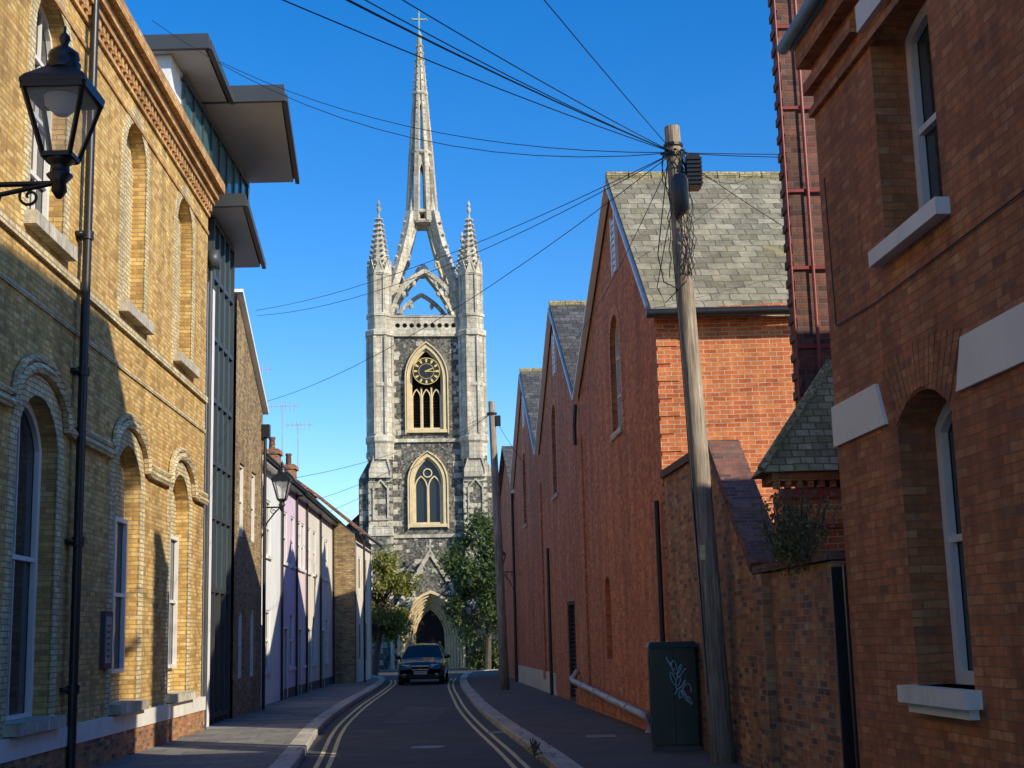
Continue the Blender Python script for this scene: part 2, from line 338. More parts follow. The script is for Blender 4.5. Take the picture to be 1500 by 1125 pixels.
Lk=[smooth(LK,y) for y in YS]; Rk=[smooth(RK,y) for y in YS]
rd=Part('road','asphalt')
rd.grid([[Vector((l,y,0)),Vector((r,y,0))] for y,l,r in zip(YS,Lk,Rk)],closed=False)
rd.face([(-40,76,-.004),(40,76,-.004),(40,82,-.004),(-40,82,-.004)])
pv=Part('pavement','slabs'); pv.grid([[Vector((-11,y,.12)),Vector((l-.3,y,.12))] for y,l in zip(YS[:86],Lk)],closed=False)
pv2=Part('pavement','tarmac_path'); pv2.grid([[Vector((r+.3,y,.12)),Vector((14,y,.12))] for y,r in zip(YS[:90],Rk)],closed=False)
for side,K in ((-1,Lk),(1,Rk)):
    k=Part('kerb','kerb')
    k.grid([[Vector((x,y,-.01)),Vector((x,y,.115)),Vector((x+side*.02,y,.13)),Vector((x+side*.3,y,.13)),Vector((x+side*.3,y,.1))] for y,x in zip(YS,K)],closed=False)
    ln=Part('double_yellow_line','yline')
    for o in (.24,.42):
        ln.grid([[Vector((x-side*o,y,.004)),Vector((x-side*(o+.075),y,.004))] for y,x in list(zip(YS,K))[:82]],closed=False)
cy=Part('churchyard_path','slabs'); cy.box(-14,8,82,86,-.02,.1)
mh=Part('manhole_cover','lead'); mh.lathe((-1.6,24,.002),[(.3,0),(.3,.006)],20)
mh=Part('drain_grating','lead'); mh.box(-.65,-.3,27,27.45,.002,.008)
pt=Part('road_repair_patch','tarmac_path'); pt.box(-3.1,-1.9,31,38,.001,.005)
mh=Part('inspection_cover','lead'); mh.box(1.1,1.6,23.5,24.1,.121,.127); mh.box(-4.9,-4.4,26,26.5,.121,.127)

# ------------------------------------------------------------ YELLOW BUILDING (left)
F=FL(5.6)
yb=empty('yellow_brick_warehouse',(-7,16,0))
bays=[4.6,8.9,13.2,17.5,22.2,26.2]
uh=[arch(c-.75,c+.75,7.3,9.85,.75) for c in bays]; lh=[arch(c-.85,c+.85,.9,4.45,.6) for c in bays]
p=Part('facade',"yellow",yb); wall(p,F,[(2,.78),(28.5,.78),(28.5,11.6),(2,11.6)],uh+lh,.3)
p=Part('roof_block','slate_dark',yb); slab(p,F,2,28.45,11.3,11.55,-8,-.02)
p=Part('end_wall','yellow',yb); p.face([F.P(28.5,0,-.001),F.P(28.5,0,-8),F.P(28.5,11.6,-8),F.P(28.5,11.6,-.001)])
p=Part('plinth','garden',yb); slab(p,F,2,28.5,-.05,.52,-.3,.08)
p=Part('plinth_band','white',yb); slab(p,F,2,28.52,.52,.78,-.3,.1)
tr=Part('cornice','orange_trim',yb)
slab(tr,F,2,28.5,10.95,11.05,-.1,.05); slab(tr,F,2,28.52,11.22,11.34,-.1,.14); slab(tr,F,2,28.54,11.34,11.5,-.1,.22); slab(tr,F,2,28.6,11.5,11.72,-.2,.34)
slab(tr,F,2,28.5,10.55,10.62,-.05,.03)
y=2.1
while y<28.4: slab(tr,F,y,y+.11,11.05,11.22,-.05,.10); y+=.23
for c,h in zip(bays,uh):
    t=Part('arch_ring','yellow_pale',yb); ring(t,F,h,.24,0,-.02,.012,True)
    s_=Part('sill','stone',yb); slab(s_,F,c-.9,c+.9,7.12,7.3,-.28,.16)
    if c==17.5 or c<13: sash(yb,F,h,.3,rails=(.5,.25,.75),verts=(.33,.66))
    else:
        t=Part('blind_infill','yellow_pale',yb); panel(t,F,h,-.24)
for c,h in zip(bays,lh):
    t=Part('arch_ring','yellow_pale',yb); ring(t,F,h,.26,0,-.02,.014,True)
    if c<20: sash(yb,F,h,.3,rails=(.5,),verts=(.5,),fw=.1)
    else:
        t=Part('blind_infill','yellow_pale',yb); panel(t,F,h,-.26)
        sash(yb,F,rect(c-.1,c+.7,1.4,3.9),.25,rails=(.5,),verts=(),fw=.07)
    s_=Part('sill','stone',yb); slab(s_,F,c-.95,c+.95,.8,.95,-.28,.2)
st=Part('hood_string_course','yellow_pale',yb)
def hood(dz):
    pts=[]
    for c in bays:
        pts.append((c-1.35,4.75+dz)); 
        for i in range(9):
            a=math.pi*(1-i/8); pts.append((c+1.12*math.cos(a),4.78+dz+.62*math.sin(a)))
        pts.append((c+1.35,4.75+dz))
    return [(2,4.75+dz)]+pts+[(28.5,4.75+dz)]
for dz,r in ((0,.075),(.13,.05)): st.tube([F.P(s,z,.05) for s,z in hood(dz)],r,6)
t=Part('string_course','yellow_pale',yb); slab(t,F,2,28.5,6.85,6.98,-.05,.06); slab(t,F,2,28.5,6.2,6.27,-.05,.03)
ic=Part('intercom_panel','darkgrey',yb); slab(ic,F,20.75,21.2,1.5,2.35,0,.07)
ic=Part('intercom_plate','steel',yb); slab(ic,F,20.82,21.13,1.58,2.27,.07,.075)
ic=Part('intercom_buttons','darkgrey',yb)
for i in range(6): slab(ic,F,20.87,21.05,1.66+i*.09,1.7+i*.09,.075,.08)
dp=Part('drainpipe','black',yb,True); dp.tube([F.P(18.95,.0,.14),F.P(18.95,11.3,.14)],.065,10)
for z in (1.2,3.2,5.6,7.6,9.6): dp.tube([F.P(18.95,z,.14),F.P(18.95,z+.12,.14)],.09,10); slab(dp,F,18.8,19.1,z+.03,z+.09,0,.1)

# ------------------------------------------------------------ MODERN BUILDING
F=FL(5.65); mb=empty('modern_infill_building',(-7.5,30.5,0))
p=Part('white_pier','render_white',mb); slab(p,F,28.52,29.7,0,9.6,-1,0)
p=Part('body','darkgrey',mb); slab(p,F,28.53,32.5,0,11.4,-8,-.25)
p=Part('curtain_glazing','glass_teal',mb); slab(p,F,29.72,32.4,3,11.3,-.3,-.12)
fr=Part('mullions','darkgrey',mb)
for y in (29.75,30.4,31.05,31.7,32.35): slab(fr,F,y-.04,y+.04,0,11.3,-.3,-.04)
for z in (.3,3,4.6,5.8,7.2,8.6,10,11.3): slab(fr,F,29.75,32.35,z-.05,z+.05,-.3,-.05)
p=Part('entrance_door','door_dark',mb); slab(p,F,29.8,32.3,.12,2.95,-.35,-.15)
p=Part('upper_storey','render_white',mb); p.box(-10,-6.42,24.75,32.6,11.74,13.04)
p=Part('upper_glazing','glass_teal',mb); p.box(-6.42,-6.38,25.6,32,11.95,12.85)
p=Part('upper_mullions','darkgrey',mb)
for k in range(9): p.box(-6.38,-6.34,25.6+k*.8,25.66+k*.8,11.9,12.9)
p.box(-6.38,-6.33,25.5,32.1,11.86,11.95); p.box(-6.38,-6.33,25.5,32.1,12.85,12.95)
def canopy(x0,x1a,x1b,y0,y1,z,h):
    c=Part('canopy_soffit','softgrey',mb); c.hexa([Vector(v) for v in ((x0,y0,z),(x1a,y0,z),(x1b,y1,z),(x0,y1,z),(x0,y0,z+.1),(x1a,y0,z+.1),(x1b,y1,z+.1),(x0,y1,z+.1))])
    c=Part('canopy_fascia','darkgrey',mb); e=.06
    c.hexa([Vector(v) for v in ((x0,y0-e,z+.1),(x1a+e,y0-e,z+.1),(x1b+e,y1+e,z+.1),(x0,y1+e,z+.1),(x0,y0-e,z+h),(x1a+e,y0-e,z+h),(x1b+e,y1+e,z+h),(x0,y1+e,z+h))])
    c.beam((x1a+.09,y0-.1,z+.06),(x1b+.09,y1+.1,z+.06),.1,.16)
    c.beam((x0,y0-.1,z+.06),(x1a+.1,y0-.1,z+.06),.1,.16)
canopy(-10,-5.72,-5.85,24.6,27.18,13.05,.32)
canopy(-10,-4.72,-5.3,27.3,32.4,13.06,.38)
canopy(-9,-5.9,-6.45,29.2,34.2,11.4,.3)
p=Part('rainwater_pipe','darkgrey',mb,True); p.tube([F.P(28.75,0,.08),F.P(28.75,9.9,.08)],.05,8); slab(p,F,28.6,28.95,9.9,10.25,0,.25)

# ------------------------------------------------------------ BROWN HOUSE
F=FL(5.65); bh=empty('brown_brick_house',(-8,34.6,0))
hl=[rect(33.2,34.0,1,2.6),rect(35,35.8,1,2.7),rect(33.2,34,4.4,6.2),rect(35,35.8,4.4,6.2)]
p=Part('facade','brown_brick',bh); wall(p,F,[(32.55,0),(36.8,0),(36.8,8.0),(32.55,10.3)],hl,.15)
for h in hl: sash(bh,F,h,.14)
p=Part('body','brown_brick',bh); p.box(-14,-6.95,32.6,36.75,0,8)
p=Part('parapet_coping','render_white',bh); p.beam(F.P(32.5,10.35,-.1),F.P(36.9,8.02,-.1),.5,.1)
p=Part('roof','slate_dark',bh); p.face([F.P(32.55,10.2,-.2),F.P(36.8,7.95,-.2),F.P(36.8,7.95,-6),F.P(32.55,10.2,-6)])
p=Part('rainwater_hopper','black',bh); slab(p,F,36.5,36.78,7.3,7.65,0,.22); p.tube([F.P(36.6,0.1,.1),F.P(36.6,7.3,.1)],.045,8)
p=Part('far_wall','brown_brick',bh); p.box(-14,-6.9,36.78,36.82,0,7.9)

# ------------------------------------------------------------ TERRACE
F=FL(5.9)
segs=[('white_terraced_house','render_white',37.0,42.3,6.9),('lilac_terraced_house','render_lilac',42.3,45.8,6.85),('pink_terraced_house','render_pink',45.8,48.6,6.8),('cream_terraced_house','render_cream',48.6,53.0,6.8),('cream_terraced_house','render_cream',53.0,57.8,6.8)]
for i,(nm,mt,a,b_,ez) in enumerate(segs):
    e=empty(nm,(-8.5,(a+b_)/2,0)); L=b_-a
    dr=rect(a+.5,a+1.35,.14,2.25); ws=[rect(a+2.1,min(a+3.1,b_-.35),1.05,2.75),rect(a+.45,a+1.35,4.3,5.9),rect(min(a+2.2,b_-1.3),min(a+3.1,b_-.4),4.3,5.9)]
    p=Part('front_wall',mt,e); wall(p,F,rect(a,b_,0,ez),[dr]+ws,.12)
    for h in ws:
        sash(e,F,h,.11,fw=.06); s_=Part('sill','white',e); slab(s_,F,h[0][0]-.06,h[1][0]+.06,h[0][1]-.09,h[0][1],-.1,.07)
    p=Part('front_door','door_green' if i%2 else 'door_dark',e); panel(p,F,dr,-.08)
    p=Part('door_frame','white_frame',e); ring(p,F,dr,.07,0,-.05,.04,True)
    p=Part('body',mt,e); slab(p,F,a,b_,0,ez-.05,-7,-.15)
    p=Part('plinth','darkgrey',e)
    if i: slab(p,F,a+.01,b_-.01,0,.42,0,.03)
    rf=Part('roof','tile' if i!=2 else 'slate_dark',e)
    rf.hexa([F.P(a,ez,.28),F.P(b_,ez,.28),F.P(b_,ez+2.6,-3.3),F.P(a,ez+2.6,-3.3),F.P(a,ez+.09,.28),F.P(b_,ez+.09,.28),F.P(b_,ez+2.7,-3.3),F.P(a,ez+2.7,-3.3)])
    rf.face([F.P(a,ez+2.6,-3.3),F.P(b_,ez+2.6,-3.3),F.P(b_,ez,-6.9),F.P(a,ez,-6.9)])
    gt=Part('gutter','black',e,True); gt.tube([F.P(a,ez-.02,.33),F.P(b_,ez-.02,.33)],.06,8)
    gt.tube([F.P(b_-.12,.1,.06),F.P(b_-.12,ez-.1,.06)],.04,8)
    sf=Part('soffit','darkgrey' if i else 'white',e); slab(sf,F,a,b_,ez-.16,ez-.01,-.05,.26)
    ch=Part('chimney_stack','garden',e); cyy=b_-.4; ch.hexa([F.P(s,z,d) for z in (ez+.6,ez+2.4) for s,d in ((cyy-.4,-2.6),(cyy+.4,-2.6),(cyy+.4,-1.5),(cyy-.4,-1.5))])
    slab(ch,F,cyy-.46,cyy+.46,ez+2.2,ez+2.35,-2.68,-1.42)
    cp=Part('chimney_pots','tile',e,True)
    for dd in (-1.8,-2.25): q=F.P(cyy,ez+2.4,dd); cp.lathe(q,[(.13,0),(.11,.4),(.14,.42),(.13,.5)],10)
    if i in (1,3,4):
        an=Part('tv_aerial','steel',e); q=F.P(cyy,ez+2.2,-1.4); an.tube([q,q+Vector((0,0,2.0))],.02,5); an.tube([q+Vector((-.5,-.2,1.9)),q+Vector((.6,.2,1.95))],.015,5)
        for k in range(6): r_=q+Vector((-.4+k*.17,-.15+k*.06,1.92)); an.tube([r_+Vector((0,0,-.18)),r_+Vector((0,0,.18))],.01,4)
eh=empty('corner_brick_house',(-9,61,0))
hs_=[rect(59,59.9,1,2.6),rect(61.4,62.3,1,2.6),rect(59,59.9,4,5.4),rect(61.4,62.3,4,5.4)]
p=Part('street_wall','render_cream',eh); F3=Frame((-6.5,0,0),(-.005,1,0),(1,.005,0)); wall(p,F3,rect(58,64.5,0,6.3),hs_,.12)
for h in hs_: sash(eh,F3,h,.11)
p=Part('side_wall','brown_brick',eh); p.box(-12,-6.82,57.95,64.4,0,6.3)
p=Part('roof','tile',eh); 
for a,b_ in (((-6.45,6.25),(-9.3,8.6)),((-9.3,8.6),(-12.2,6.25))):
    p.hexa([Vector(v) for v in ((a[0],57.8,a[1]),(b_[0],57.8,b_[1]),(b_[0],64.6,b_[1]),(a[0],64.6,a[1]),(a[0],57.8,a[1]+.1),(b_[0],57.8,b_[1]+.1),(b_[0],64.6,b_[1]+.1),(a[0],64.6,a[1]+.1))])
p=Part('gable','brown_brick',eh); p.face([(-6.82,57.96,6.29),(-12,57.96,6.29),(-9.3,57.96,8.6)])
p=Part('gutter','black',eh,True); p.tube([(-6.35,57.8,6.2),(-6.35,64.6,6.2)],.06,8); p.tube([(-6.45,58.1,.1),(-6.45,58.1,6.2)],.045,8)

# ------------------------------------------------------------ RED GABLED HALL (right)
F=FRt(); gb=empty('gabled_red_brick_hall',(6,38,0))
prof=[(22.7,7.3),(26.7,10.9),(33.2,7.55),(38.1,11.05),(43.5,7.55),(48.5,11.15),(54.2,7.6)]
wn=[arch(26.7,27.9,5.85,7.75,.5),arch(38.4,39.6,5.8,7.9,.5),arch(48.6,49.8,5.8,7.9,.5)]
door=rect(35.5,37.2,.13,2.7)
nic=[arch(29.2,30.0,1.3,2.7,.35),arch(41.5,42.3,1.4,2.6,.35)]
p=Part('street_wall','red',gb); wall(p,F,[(22.7,-.05),(54.2,-.05)]+list(reversed(prof)),wn+[door]+nic,.22)
for h in wn:
    sash(gb,F,h,.2,rails=(.33,.66),verts=(.5,),fw=.05)
    s_=Part('sill','stone',gb); slab(s_,F,h[0][0]-.1,h[1][0]+.1,h[0][1]-.12,h[0][1],-.2,.06)
    t=Part('arch_ring','red_lit',gb); ring(t,F,h,.22,0,-.02,.012,True)
for h in nic:
    t=Part('niche_infill','red_lit',gb); panel(t,F,h,-.12)
p=Part('louvred_door','louvre',gb); panel(p,F,door,-.15)
for i in range(22): z=.2+i*.113; p.hexa([F.P(s,zz,d) for zz,d0 in ((z,-.05),(z+.03,-.13)) for s,d in ((35.55,d0),(37.15,d0),(37.15,d0-.02),(35.55,d0-.02))])
ring(p,F,door,0,.09,-.2,-.02)
p=Part('plinth','stucco_cream',gb); slab(p,F,40.5,54.2,0,.75,0,.035)
p=Part('plinth','red',gb); slab(p,F,22.72,35.4,0,.5,0,.06)
p=Part('bay_piers','red',gb)
for y in (33.2,43.5): slab(p,F,y-.35,y+.35,.5,6.6,0,.05)
SW=Frame((F.P(22.7,0,0)),(1,.0,0),(0,-1,0))
p=Part('side_wall','red_lit',gb); slab(p,SW,.003,11,0,7.3,-.3,0)
tr=Part('eaves_corbels','red_lit',gb); slab(tr,SW,-.04,11,7.0,7.12,0,.06); slab(tr,SW,-.06,11,7.12,7.25,0,.12)
qu=Part('quoins','red_lit',gb); 
for i in range(16): slab(qu,SW,-.02,.22 if i%2 else .34,.3*i+2.4,.3*i+2.62,0,.02)
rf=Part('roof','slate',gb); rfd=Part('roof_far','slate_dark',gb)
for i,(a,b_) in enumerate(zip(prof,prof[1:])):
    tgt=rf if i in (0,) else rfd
    ea=list(a); 
    if i==0: ea=[a[0]-.3,a[1]-.27]
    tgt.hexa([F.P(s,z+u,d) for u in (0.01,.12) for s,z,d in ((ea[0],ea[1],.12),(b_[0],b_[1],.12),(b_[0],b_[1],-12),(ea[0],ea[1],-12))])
rg=Part('ridge_tiles','tile_moss',gb,True)
for i in (1,3,5): 
    for k in range(26): rg.tube([F.P(prof[i][0],prof[i][1]+.12+random.uniform(-.01,.01),.13-k*.46),F.P(prof[i][0],prof[i][1]+.12,.13-k*.46-.44)],.11,8)
bb=Part('bargeboards','white_frame',gb)
for i,(a,b_) in enumerate(zip(prof,prof[1:])):
    bb.beam(F.P(a[0],a[1]-.02,.11),F.P(b_[0],b_[1]-.02,.11),.06,.13,up=F.n)
vt=Part('gable_vent','white_frame',gb)
for i in range(1,6,2):
    c=prof[i][0]-.1; 
    for k in range(8): slab(vt,F,c-.2,c+.2,prof[i][1]-1.9+k*.14,prof[i][1]-1.82+k*.14,0,.05)
    slab(vt,F,c-.28,c-.2,prof[i][1]-1.95,prof[i][1]-.75,0,.07); slab(vt,F,c+.2,c+.28,prof[i][1]-1.95,prof[i][1]-.75,0,.07)
gt=Part('gutters','black',gb,True); q0=F.P(22.7,7.1,0)
gt.tube([q0+Vector((-.2,-.33,0)),q0+Vector((11,-.33,0))],.08,8); gt.tube([F.P(22.95,.5,.09),F.P(22.95,4.0,.09)],.045,8)
gt.tube([F.P(41.0,.1,.09),F.P(41.0,4.4,.09)],.05,8); gt.tube([F.P(54,.1,.1),F.P(54,7.4,.1)],.06,8)
gt.tube([F.P(33.2,7.4,.1),F.P(33.2,6.9,.14),F.P(33.2,6.4,.14)],.05,8)
pp=Part('low_pipe','steel',gb,True); pp.tube([F.P(34.9,.95,.05),F.P(34.9,.75,.2),F.P(34.5,.7,.22),F.P(24.6,.42,.22),F.P(24.0,.4,.2),F.P(24,.15,.2)],.075,10)
for y in (26,28.2,30.4,32.6): s_=.42+(y-24.6)*.028; pp.tube([F.P(y,s_,.22),F.P(y+.15,s_,.22)],.095,10)
an=empty('slate_roofed_annex',(2,58,0))
p=Part('walls','red',an); slab(p,F,54.25,66,0,7.2,-9,-.1)
p=Part('roof','slate_dark',an)
for (a,za),(b_,zb) in (((54.2,7.2),(59,9.9)),((59,9.9),(66.2,7.2))):
    p.hexa([F.P(s,z+u,d) for u in (.0,.12) for s,z,d in ((a,za,.1),(b_,zb,.1),(b_,zb,-9),(a,za,-9))])
p=Part('gable','red',an); panel(p,F,[(54.25,7.19),(66,7.19),(59,9.9)],-.1)

# ------------------------------------------------------------ GARDEN WALL etc
gw=empty('brick_garden_wall',(2.9,18,0))
sh=[(13.95,-.05),(22.68,-.05),(22.68,4.35),(19.1,4.35),(18.8,4.1),(17.1,2.6),(16.6,2.48),(13.95,2.48)]
p=Part('wall_face','garden',gw); ext(p,F,sh,-.35,0)
cp=Part('coping','chim',gw)
cp.beam(F.P(22.68,4.4,-.17),F.P(19.05,4.4,-.17),.46,.12); cp.beam(F.P(19.1,4.4,-.17),F.P(17.0,2.58,-.17),.46,.14); cp.beam(F.P(17.05,2.54,-.17),F.P(13.95,2.54,-.17),.42,.09)
pr_=Part('buttress_pier','garden',gw); slab(pr_,F,16.35,16.75,0,2.47,0,.1)
gt_=empty('garden_gate',(3.2,13.7,0)); p=Part('gate_leaf','black',gt_); slab(p,F,13.5,13.94,.05,2.35,-.12,-.08); slab(p,F,13.5,13.54,.05,2.42,-.12,.02); slab(p,F,13.9,13.94,.05,2.42,-.12,.02)
p=Part('gate_latch','steel',gt_); slab(p,F,13.6,13.66,1.1,1.25,-.08,-.05)
ob=empty('tiled_outhouse',(3.9,16.1,0))
p=Part('walls','red_lit',ob); p.box(3.1,5.2,15.85,16.42,0,3.4)
p=Part('painted_band','redpaint',ob); p.box(3.06,5.2,15.8,15.84,3.3,3.42); p.box(3.06,5.2,15.8,15.84,2.95,3.0)
p=Part('dentils','dark_red',ob); p.box(2.98,5.2,15.73,16.42,3.5,3.6)
x=3.0
while x<5: p.box(x,x+.07,15.75,15.85,3.42,3.5); x+=.13
p=Part('upper_wall','garden',ob); p.box(3.04,5.2,15.79,16.41,3.605,3.7)
p=Part('roof','tile_moss',ob)
a0=Vector((2.84,15.65,3.6)); a1=Vector((5.3,15.65,3.6)); r0=Vector((3.9,16.41,4.98)); r1=Vector((5.3,16.41,4.98)); a2=Vector((5.3,16.42,3.6)); a3=Vector((2.84,16.42,3.6))
p.face([a0,a1,r1,r0]); p.face([a0,r0,a3]); p.face([a0,a1,a2,a3]); p.face([a3,a2,r1,r0])
p.tube([a0+Z*.03,r0+Z*.04],.05,6)
tc=empty('tall_brick_chimney',(3.9,16.65,0))
p=Part('shaft','chim',tc); p.box(3.62,4.3,16.46,16.84,0,10.5)
p=Part('pilaster','chim',tc); p.box(3.54,3.72,16.44,16.86,0,10.5)
p.box(3.47,4.35,16.4,16.87,10.5,10.75)
for i in range(42): 
    z=.3+i*.24
    p.box(3.515,3.54,16.43,16.86,z,z+.1)
p=Part('iron_straps','redpaint',tc)
for z in (5.2,6.2,7.2,8.3,9.4): p.box(3.5,4.32,16.41,16.425,z,z+.04)
p.tube([(3.77,16.4,4.2),(3.77,16.4,10.4)],.022,8); p.tube([(3.505,16.41,4.2),(3.505,16.41,10.4)],.014,8)
def shrub(name,c,rx,ry,rz,n,mat,leaf=.04,stems=14):
    e=empty(name,c); st=Part('stems','bark',e); lf=Part('leaves',mat,e)
    for i in range(stems):
        a=random.uniform(0,6.28); base=Vector(c)+Vector((0,random.uniform(-ry,ry)*.6,0)); q=base+Vector((math.cos(a)*rx*random.uniform(.2,1),math.sin(a)*ry*random.uniform(.2,.8),rz*random.uniform(.4,1)))
        m_=(base+q)/2+Vector((random.uniform(-.1,.1),0,random.uniform(0,.2)))
        st.tube([base,m_,q],[.012,.009,.004],5)
        for k in range(n//stems):
            t=random.uniform(.1,1.05); b0=base.lerp(q,t)+Vector([random.gauss(0,.09) for _ in range(3)])
            d1=Vector([random.gauss(0,1) for _ in range(3)]).normalized()*leaf; d2=Vector([random.gauss(0,1) for _ in range(3)]).normalized()*leaf*.6
            lf.face([b0-d1,b0+d2,b0+d1,b0-d2])
shrub('wall_shrub',(3.08,15.2,2.5),.3,1.1,.85,2400,'leaf_dry',.03,54)

# ------------------------------------------------------------ NEAR RIGHT HOUSE
rh=empty('red_brick_house',(6,8,0))
uw=arch(10.42,11.75,5.12,7.1,.12); lw=arch(10.62,11.8,1.32,3.5,.24)
uw2=arch(5.2,6.5,5.12,7.1,.12); lw2=arch(5.2,6.5,1.32,3.5,.24)
p=Part('street_wall','dark_red',rh); wall(p,F,rect(1,13.48,-.05,7.8),[uw,lw,uw2,lw2],.42)
p=Part('end_wall','dark_red',rh); p.face([F.P(13.48,-.05,0),F.P(13.48,-.05,-7),F.P(13.48,7.8,-7),F.P(13.48,7.8,0)])
for h in (uw,uw2,lw,lw2): sash(rh,F,h,.42,fw=.11,rails=(.5,),verts=(.5,),bw=.03)
s_=Part('sills','white',rh)
slab(s_,F,10.3,11.88,4.98,5.12,-.4,.12); slab(s_,F,10.5,11.92,1.18,1.32,-.4,.14); slab(s_,F,10.58,11.84,1.1,1.18,-.2,.08); slab(s_,F,5,6.7,4.98,5.12,-.4,.12)
s_=Part('lintel','white',rh); slab(s_,F,10.3,11.9,7.24,7.5,-.1,.06)
bd=Part('painted_bands','band',rh)
ext(bd,F,[(12.02,3.58),(13.5,3.58),(13.5,3.98),(12.2,3.98)],-.05,.035)
ext(bd,F,[(1,3.58),(10.42,3.58),(10.26,3.98),(1,3.98)],-.05,.035)
av=Part('arch_voussoirs','dark_red',rh)
n=15
for i in range(n):
    t0=i/n;t1=(i+.86)/n
    def lowp(t): return (11.8-1.18*t,3.53+.23*math.sin(math.pi*t))
    def hip(t): return (12.15-1.88*t,4.05+.12*math.sin(math.pi*t))
    ext(av,F,[lowp(t0),lowp(t1),hip(t1),hip(t0)],-.02,.012)
cs=Part('cornice_bands','dark_red',rh); slab(cs,F,1,13.52,7.05,7.13,-.02,.05); slab(cs,F,12.0,13.54,7.3,7.42,-.02,.09); slab(cs,F,1,13.56,7.6,7.82,-.05,.14)
gu=Part('gutter','bluegutter',rh,True); gu.tube([F.P(1,7.9,.22),F.P(13.7,7.9,.22)],.07,10)
sf=Part('soffit','bluegutter',rh); slab(sf,F,1,13.6,7.825,7.9,-.3,.18)
rf=Part('roof','slate_dark',rh); rf.hexa([F.P(s,z,d) for u in (0,.12) for s,z,d in ((1,7.92+u,.18),(13.6,7.92+u,.18),(13.6,10.4+u,-2.6),(1,10.4+u,-2.6))])
p=Part('shade_block','dark_red',rh); slab(p,F,1,12.4,0,13.8,-3.4,-1.6)  # unseen tall block with roof, added to shade the opposite wall
rr=Part('shade_block_roof','slate_dark',rh)
rr.face([F.P(1,13.8,-1.5),F.P(12.5,13.8,-1.5),F.P(11.0,15.4,-2.5),F.P(1,15.4,-2.5)]); rr.face([F.P(1,13.8,-3.5),F.P(12.5,13.8,-3.5),F.P(11,15.4,-2.5),F.P(1,15.4,-2.5)]); rr.face([F.P(12.5,13.8,-1.5),F.P(12.5,13.8,-3.5),F.P(11,15.4,-2.5)])
cb=Part('wall_cable','wire',rh,True); cb.tube([F.P(13.2,4.75,.02),F.P(12.0,4.7,.02),F.P(10.2,4.72,.02),F.P(8,4.75,.02)],.007,5); cb.tube([F.P(13.2,4.75,.02),F.P(13.25,6.3,.02)],.007,5)
nb=empty('added_shade_house',(7,-9,0)); p=Part('walls','dark_red',nb); slab(p,F,-18,.6,0,12,-8,0); p=Part('roof','slate_dark',nb)  # house out of view, added to cast shadow across the street
p.face([F.P(-18,12,.2),F.P(.6,12,.2),F.P(.6,15,-4),F.P(-18,15,-4)]); p.face([F.P(-18,12,-8),F.P(.6,12,-8),F.P(.6,15,-4),F.P(-18,15,-4)]); p.face([F.P(.6,12,0),F.P(.6,12,-8),F.P(.6,15,-4)])

# ------------------------------------------------------------ TELEGRAPH POLES & WIRES
tp=empty('telegraph_pole',(2.64,18.5,0))
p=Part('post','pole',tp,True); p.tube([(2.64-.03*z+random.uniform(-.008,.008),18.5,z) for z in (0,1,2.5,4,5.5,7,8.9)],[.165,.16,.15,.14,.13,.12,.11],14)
px=lambda z:2.64-.03*z
p=Part('insulator_ring','black',tp); 
for z in (8.45,8.6): p.tube([(px(z),18.5,z),(px(z),18.5,z+.04)],.14,12)
for k in range(8):
    a=k*math.pi/4; p.tube([(px(8.5)+.13*math.cos(a),18.5+.13*math.sin(a),8.52),(px(8.5)+.19*math.cos(a),18.5+.19*math.sin(a),8.5)],.02,6)
p=Part('cable_joint','darkgrey',tp,True); p.tube([(px(7.9)+.02,18.3,7.55),(px(7.9)+.02,18.3,7.6),(px(7.9)+.02,18.3,8.05),(px(7.9)+.02,18.3,8.12)],[.06,.12,.12,.08],12)
p=Part('distribution_box','black',tp); p.box(px(8)+.14,px(8)+.32,18.3,18.55,7.95,8.42)
for k in range(7): p.box(px(8)+.13,px(8)+.345,18.28,18.57,7.98+k*.06,8.01+k*.06)
p=Part('cable_bundle','wire',tp,True)
for k in range(10):
    a=random.uniform(0,6.28); pts=[]
    for i in range(14):
        z=8.5-i*.14; a+=random.uniform(-.5,.5); rr_=.13+random.uniform(0,.09); pts.append((px(z)+rr_*math.cos(a),18.5-abs(rr_*math.sin(a)),z))
    p.tube(pts,.007,5)
p.tube([(px(8.4)-.1,18.4,8.4),(px(7)-.35,18.4,7.0),(px(6.5)-.3,18.4,6.6),(px(6.2)-.12,18.4,6.5)],.008,5)
p.tube([(px(8.4)+.1,18.4,8.3),(px(7.4)-.2,18.35,7.3),(px(6.8)-.4,18.3,6.5),(px(6.2)-.3,18.4,6.3),(px(6.0),18.35,6.6)],.007,5)
p.tube([(px(z)-.13,18.42,z) for z in (7.2,5,3,1)],.012,5)
p=Part('warning_plate','yline',tp); p.box(px(3.0)-.1,px(3.0)-.03,18.34,18.35,2.75,2.95)
def wire(par,a,b_,sag,r=.012,n=14):
    a=Vector(a);b_=Vector(b_); par.tube([a.lerp(b_,i/n)-Z*(sag*4*(i/n)*(1-i/n)) for i in range(n+1)],r,5)
wr=Part('overhead_wires','wire')
T=(px(8.5),18.5,8.52)
for e,s in [((-6,3.2,6.9),.25),((-6,3.6,7.1),.25),((-6.1,4.0,6.6),.2),((-5.6,4.4,7.5),.3),((-4.9,4.6,7.4),.2),((-4.3,0,8.0),.15),((-5.75,25.6,13.3),.5),((-6.6,24,13.4),.9),
            ((-6.9,36,10.7),.35),((-6.9,36.2,10.6),.5),((-7.1,38.0,8.5),.5),((9,19.5,8.9),.1),((9,18.9,8.8),.2),((5,26.5,10.9),.3),((1.0,40,9.6),.5),((10,30,8.9),.3)]:
    wire(wr,T,e,s,.0065)
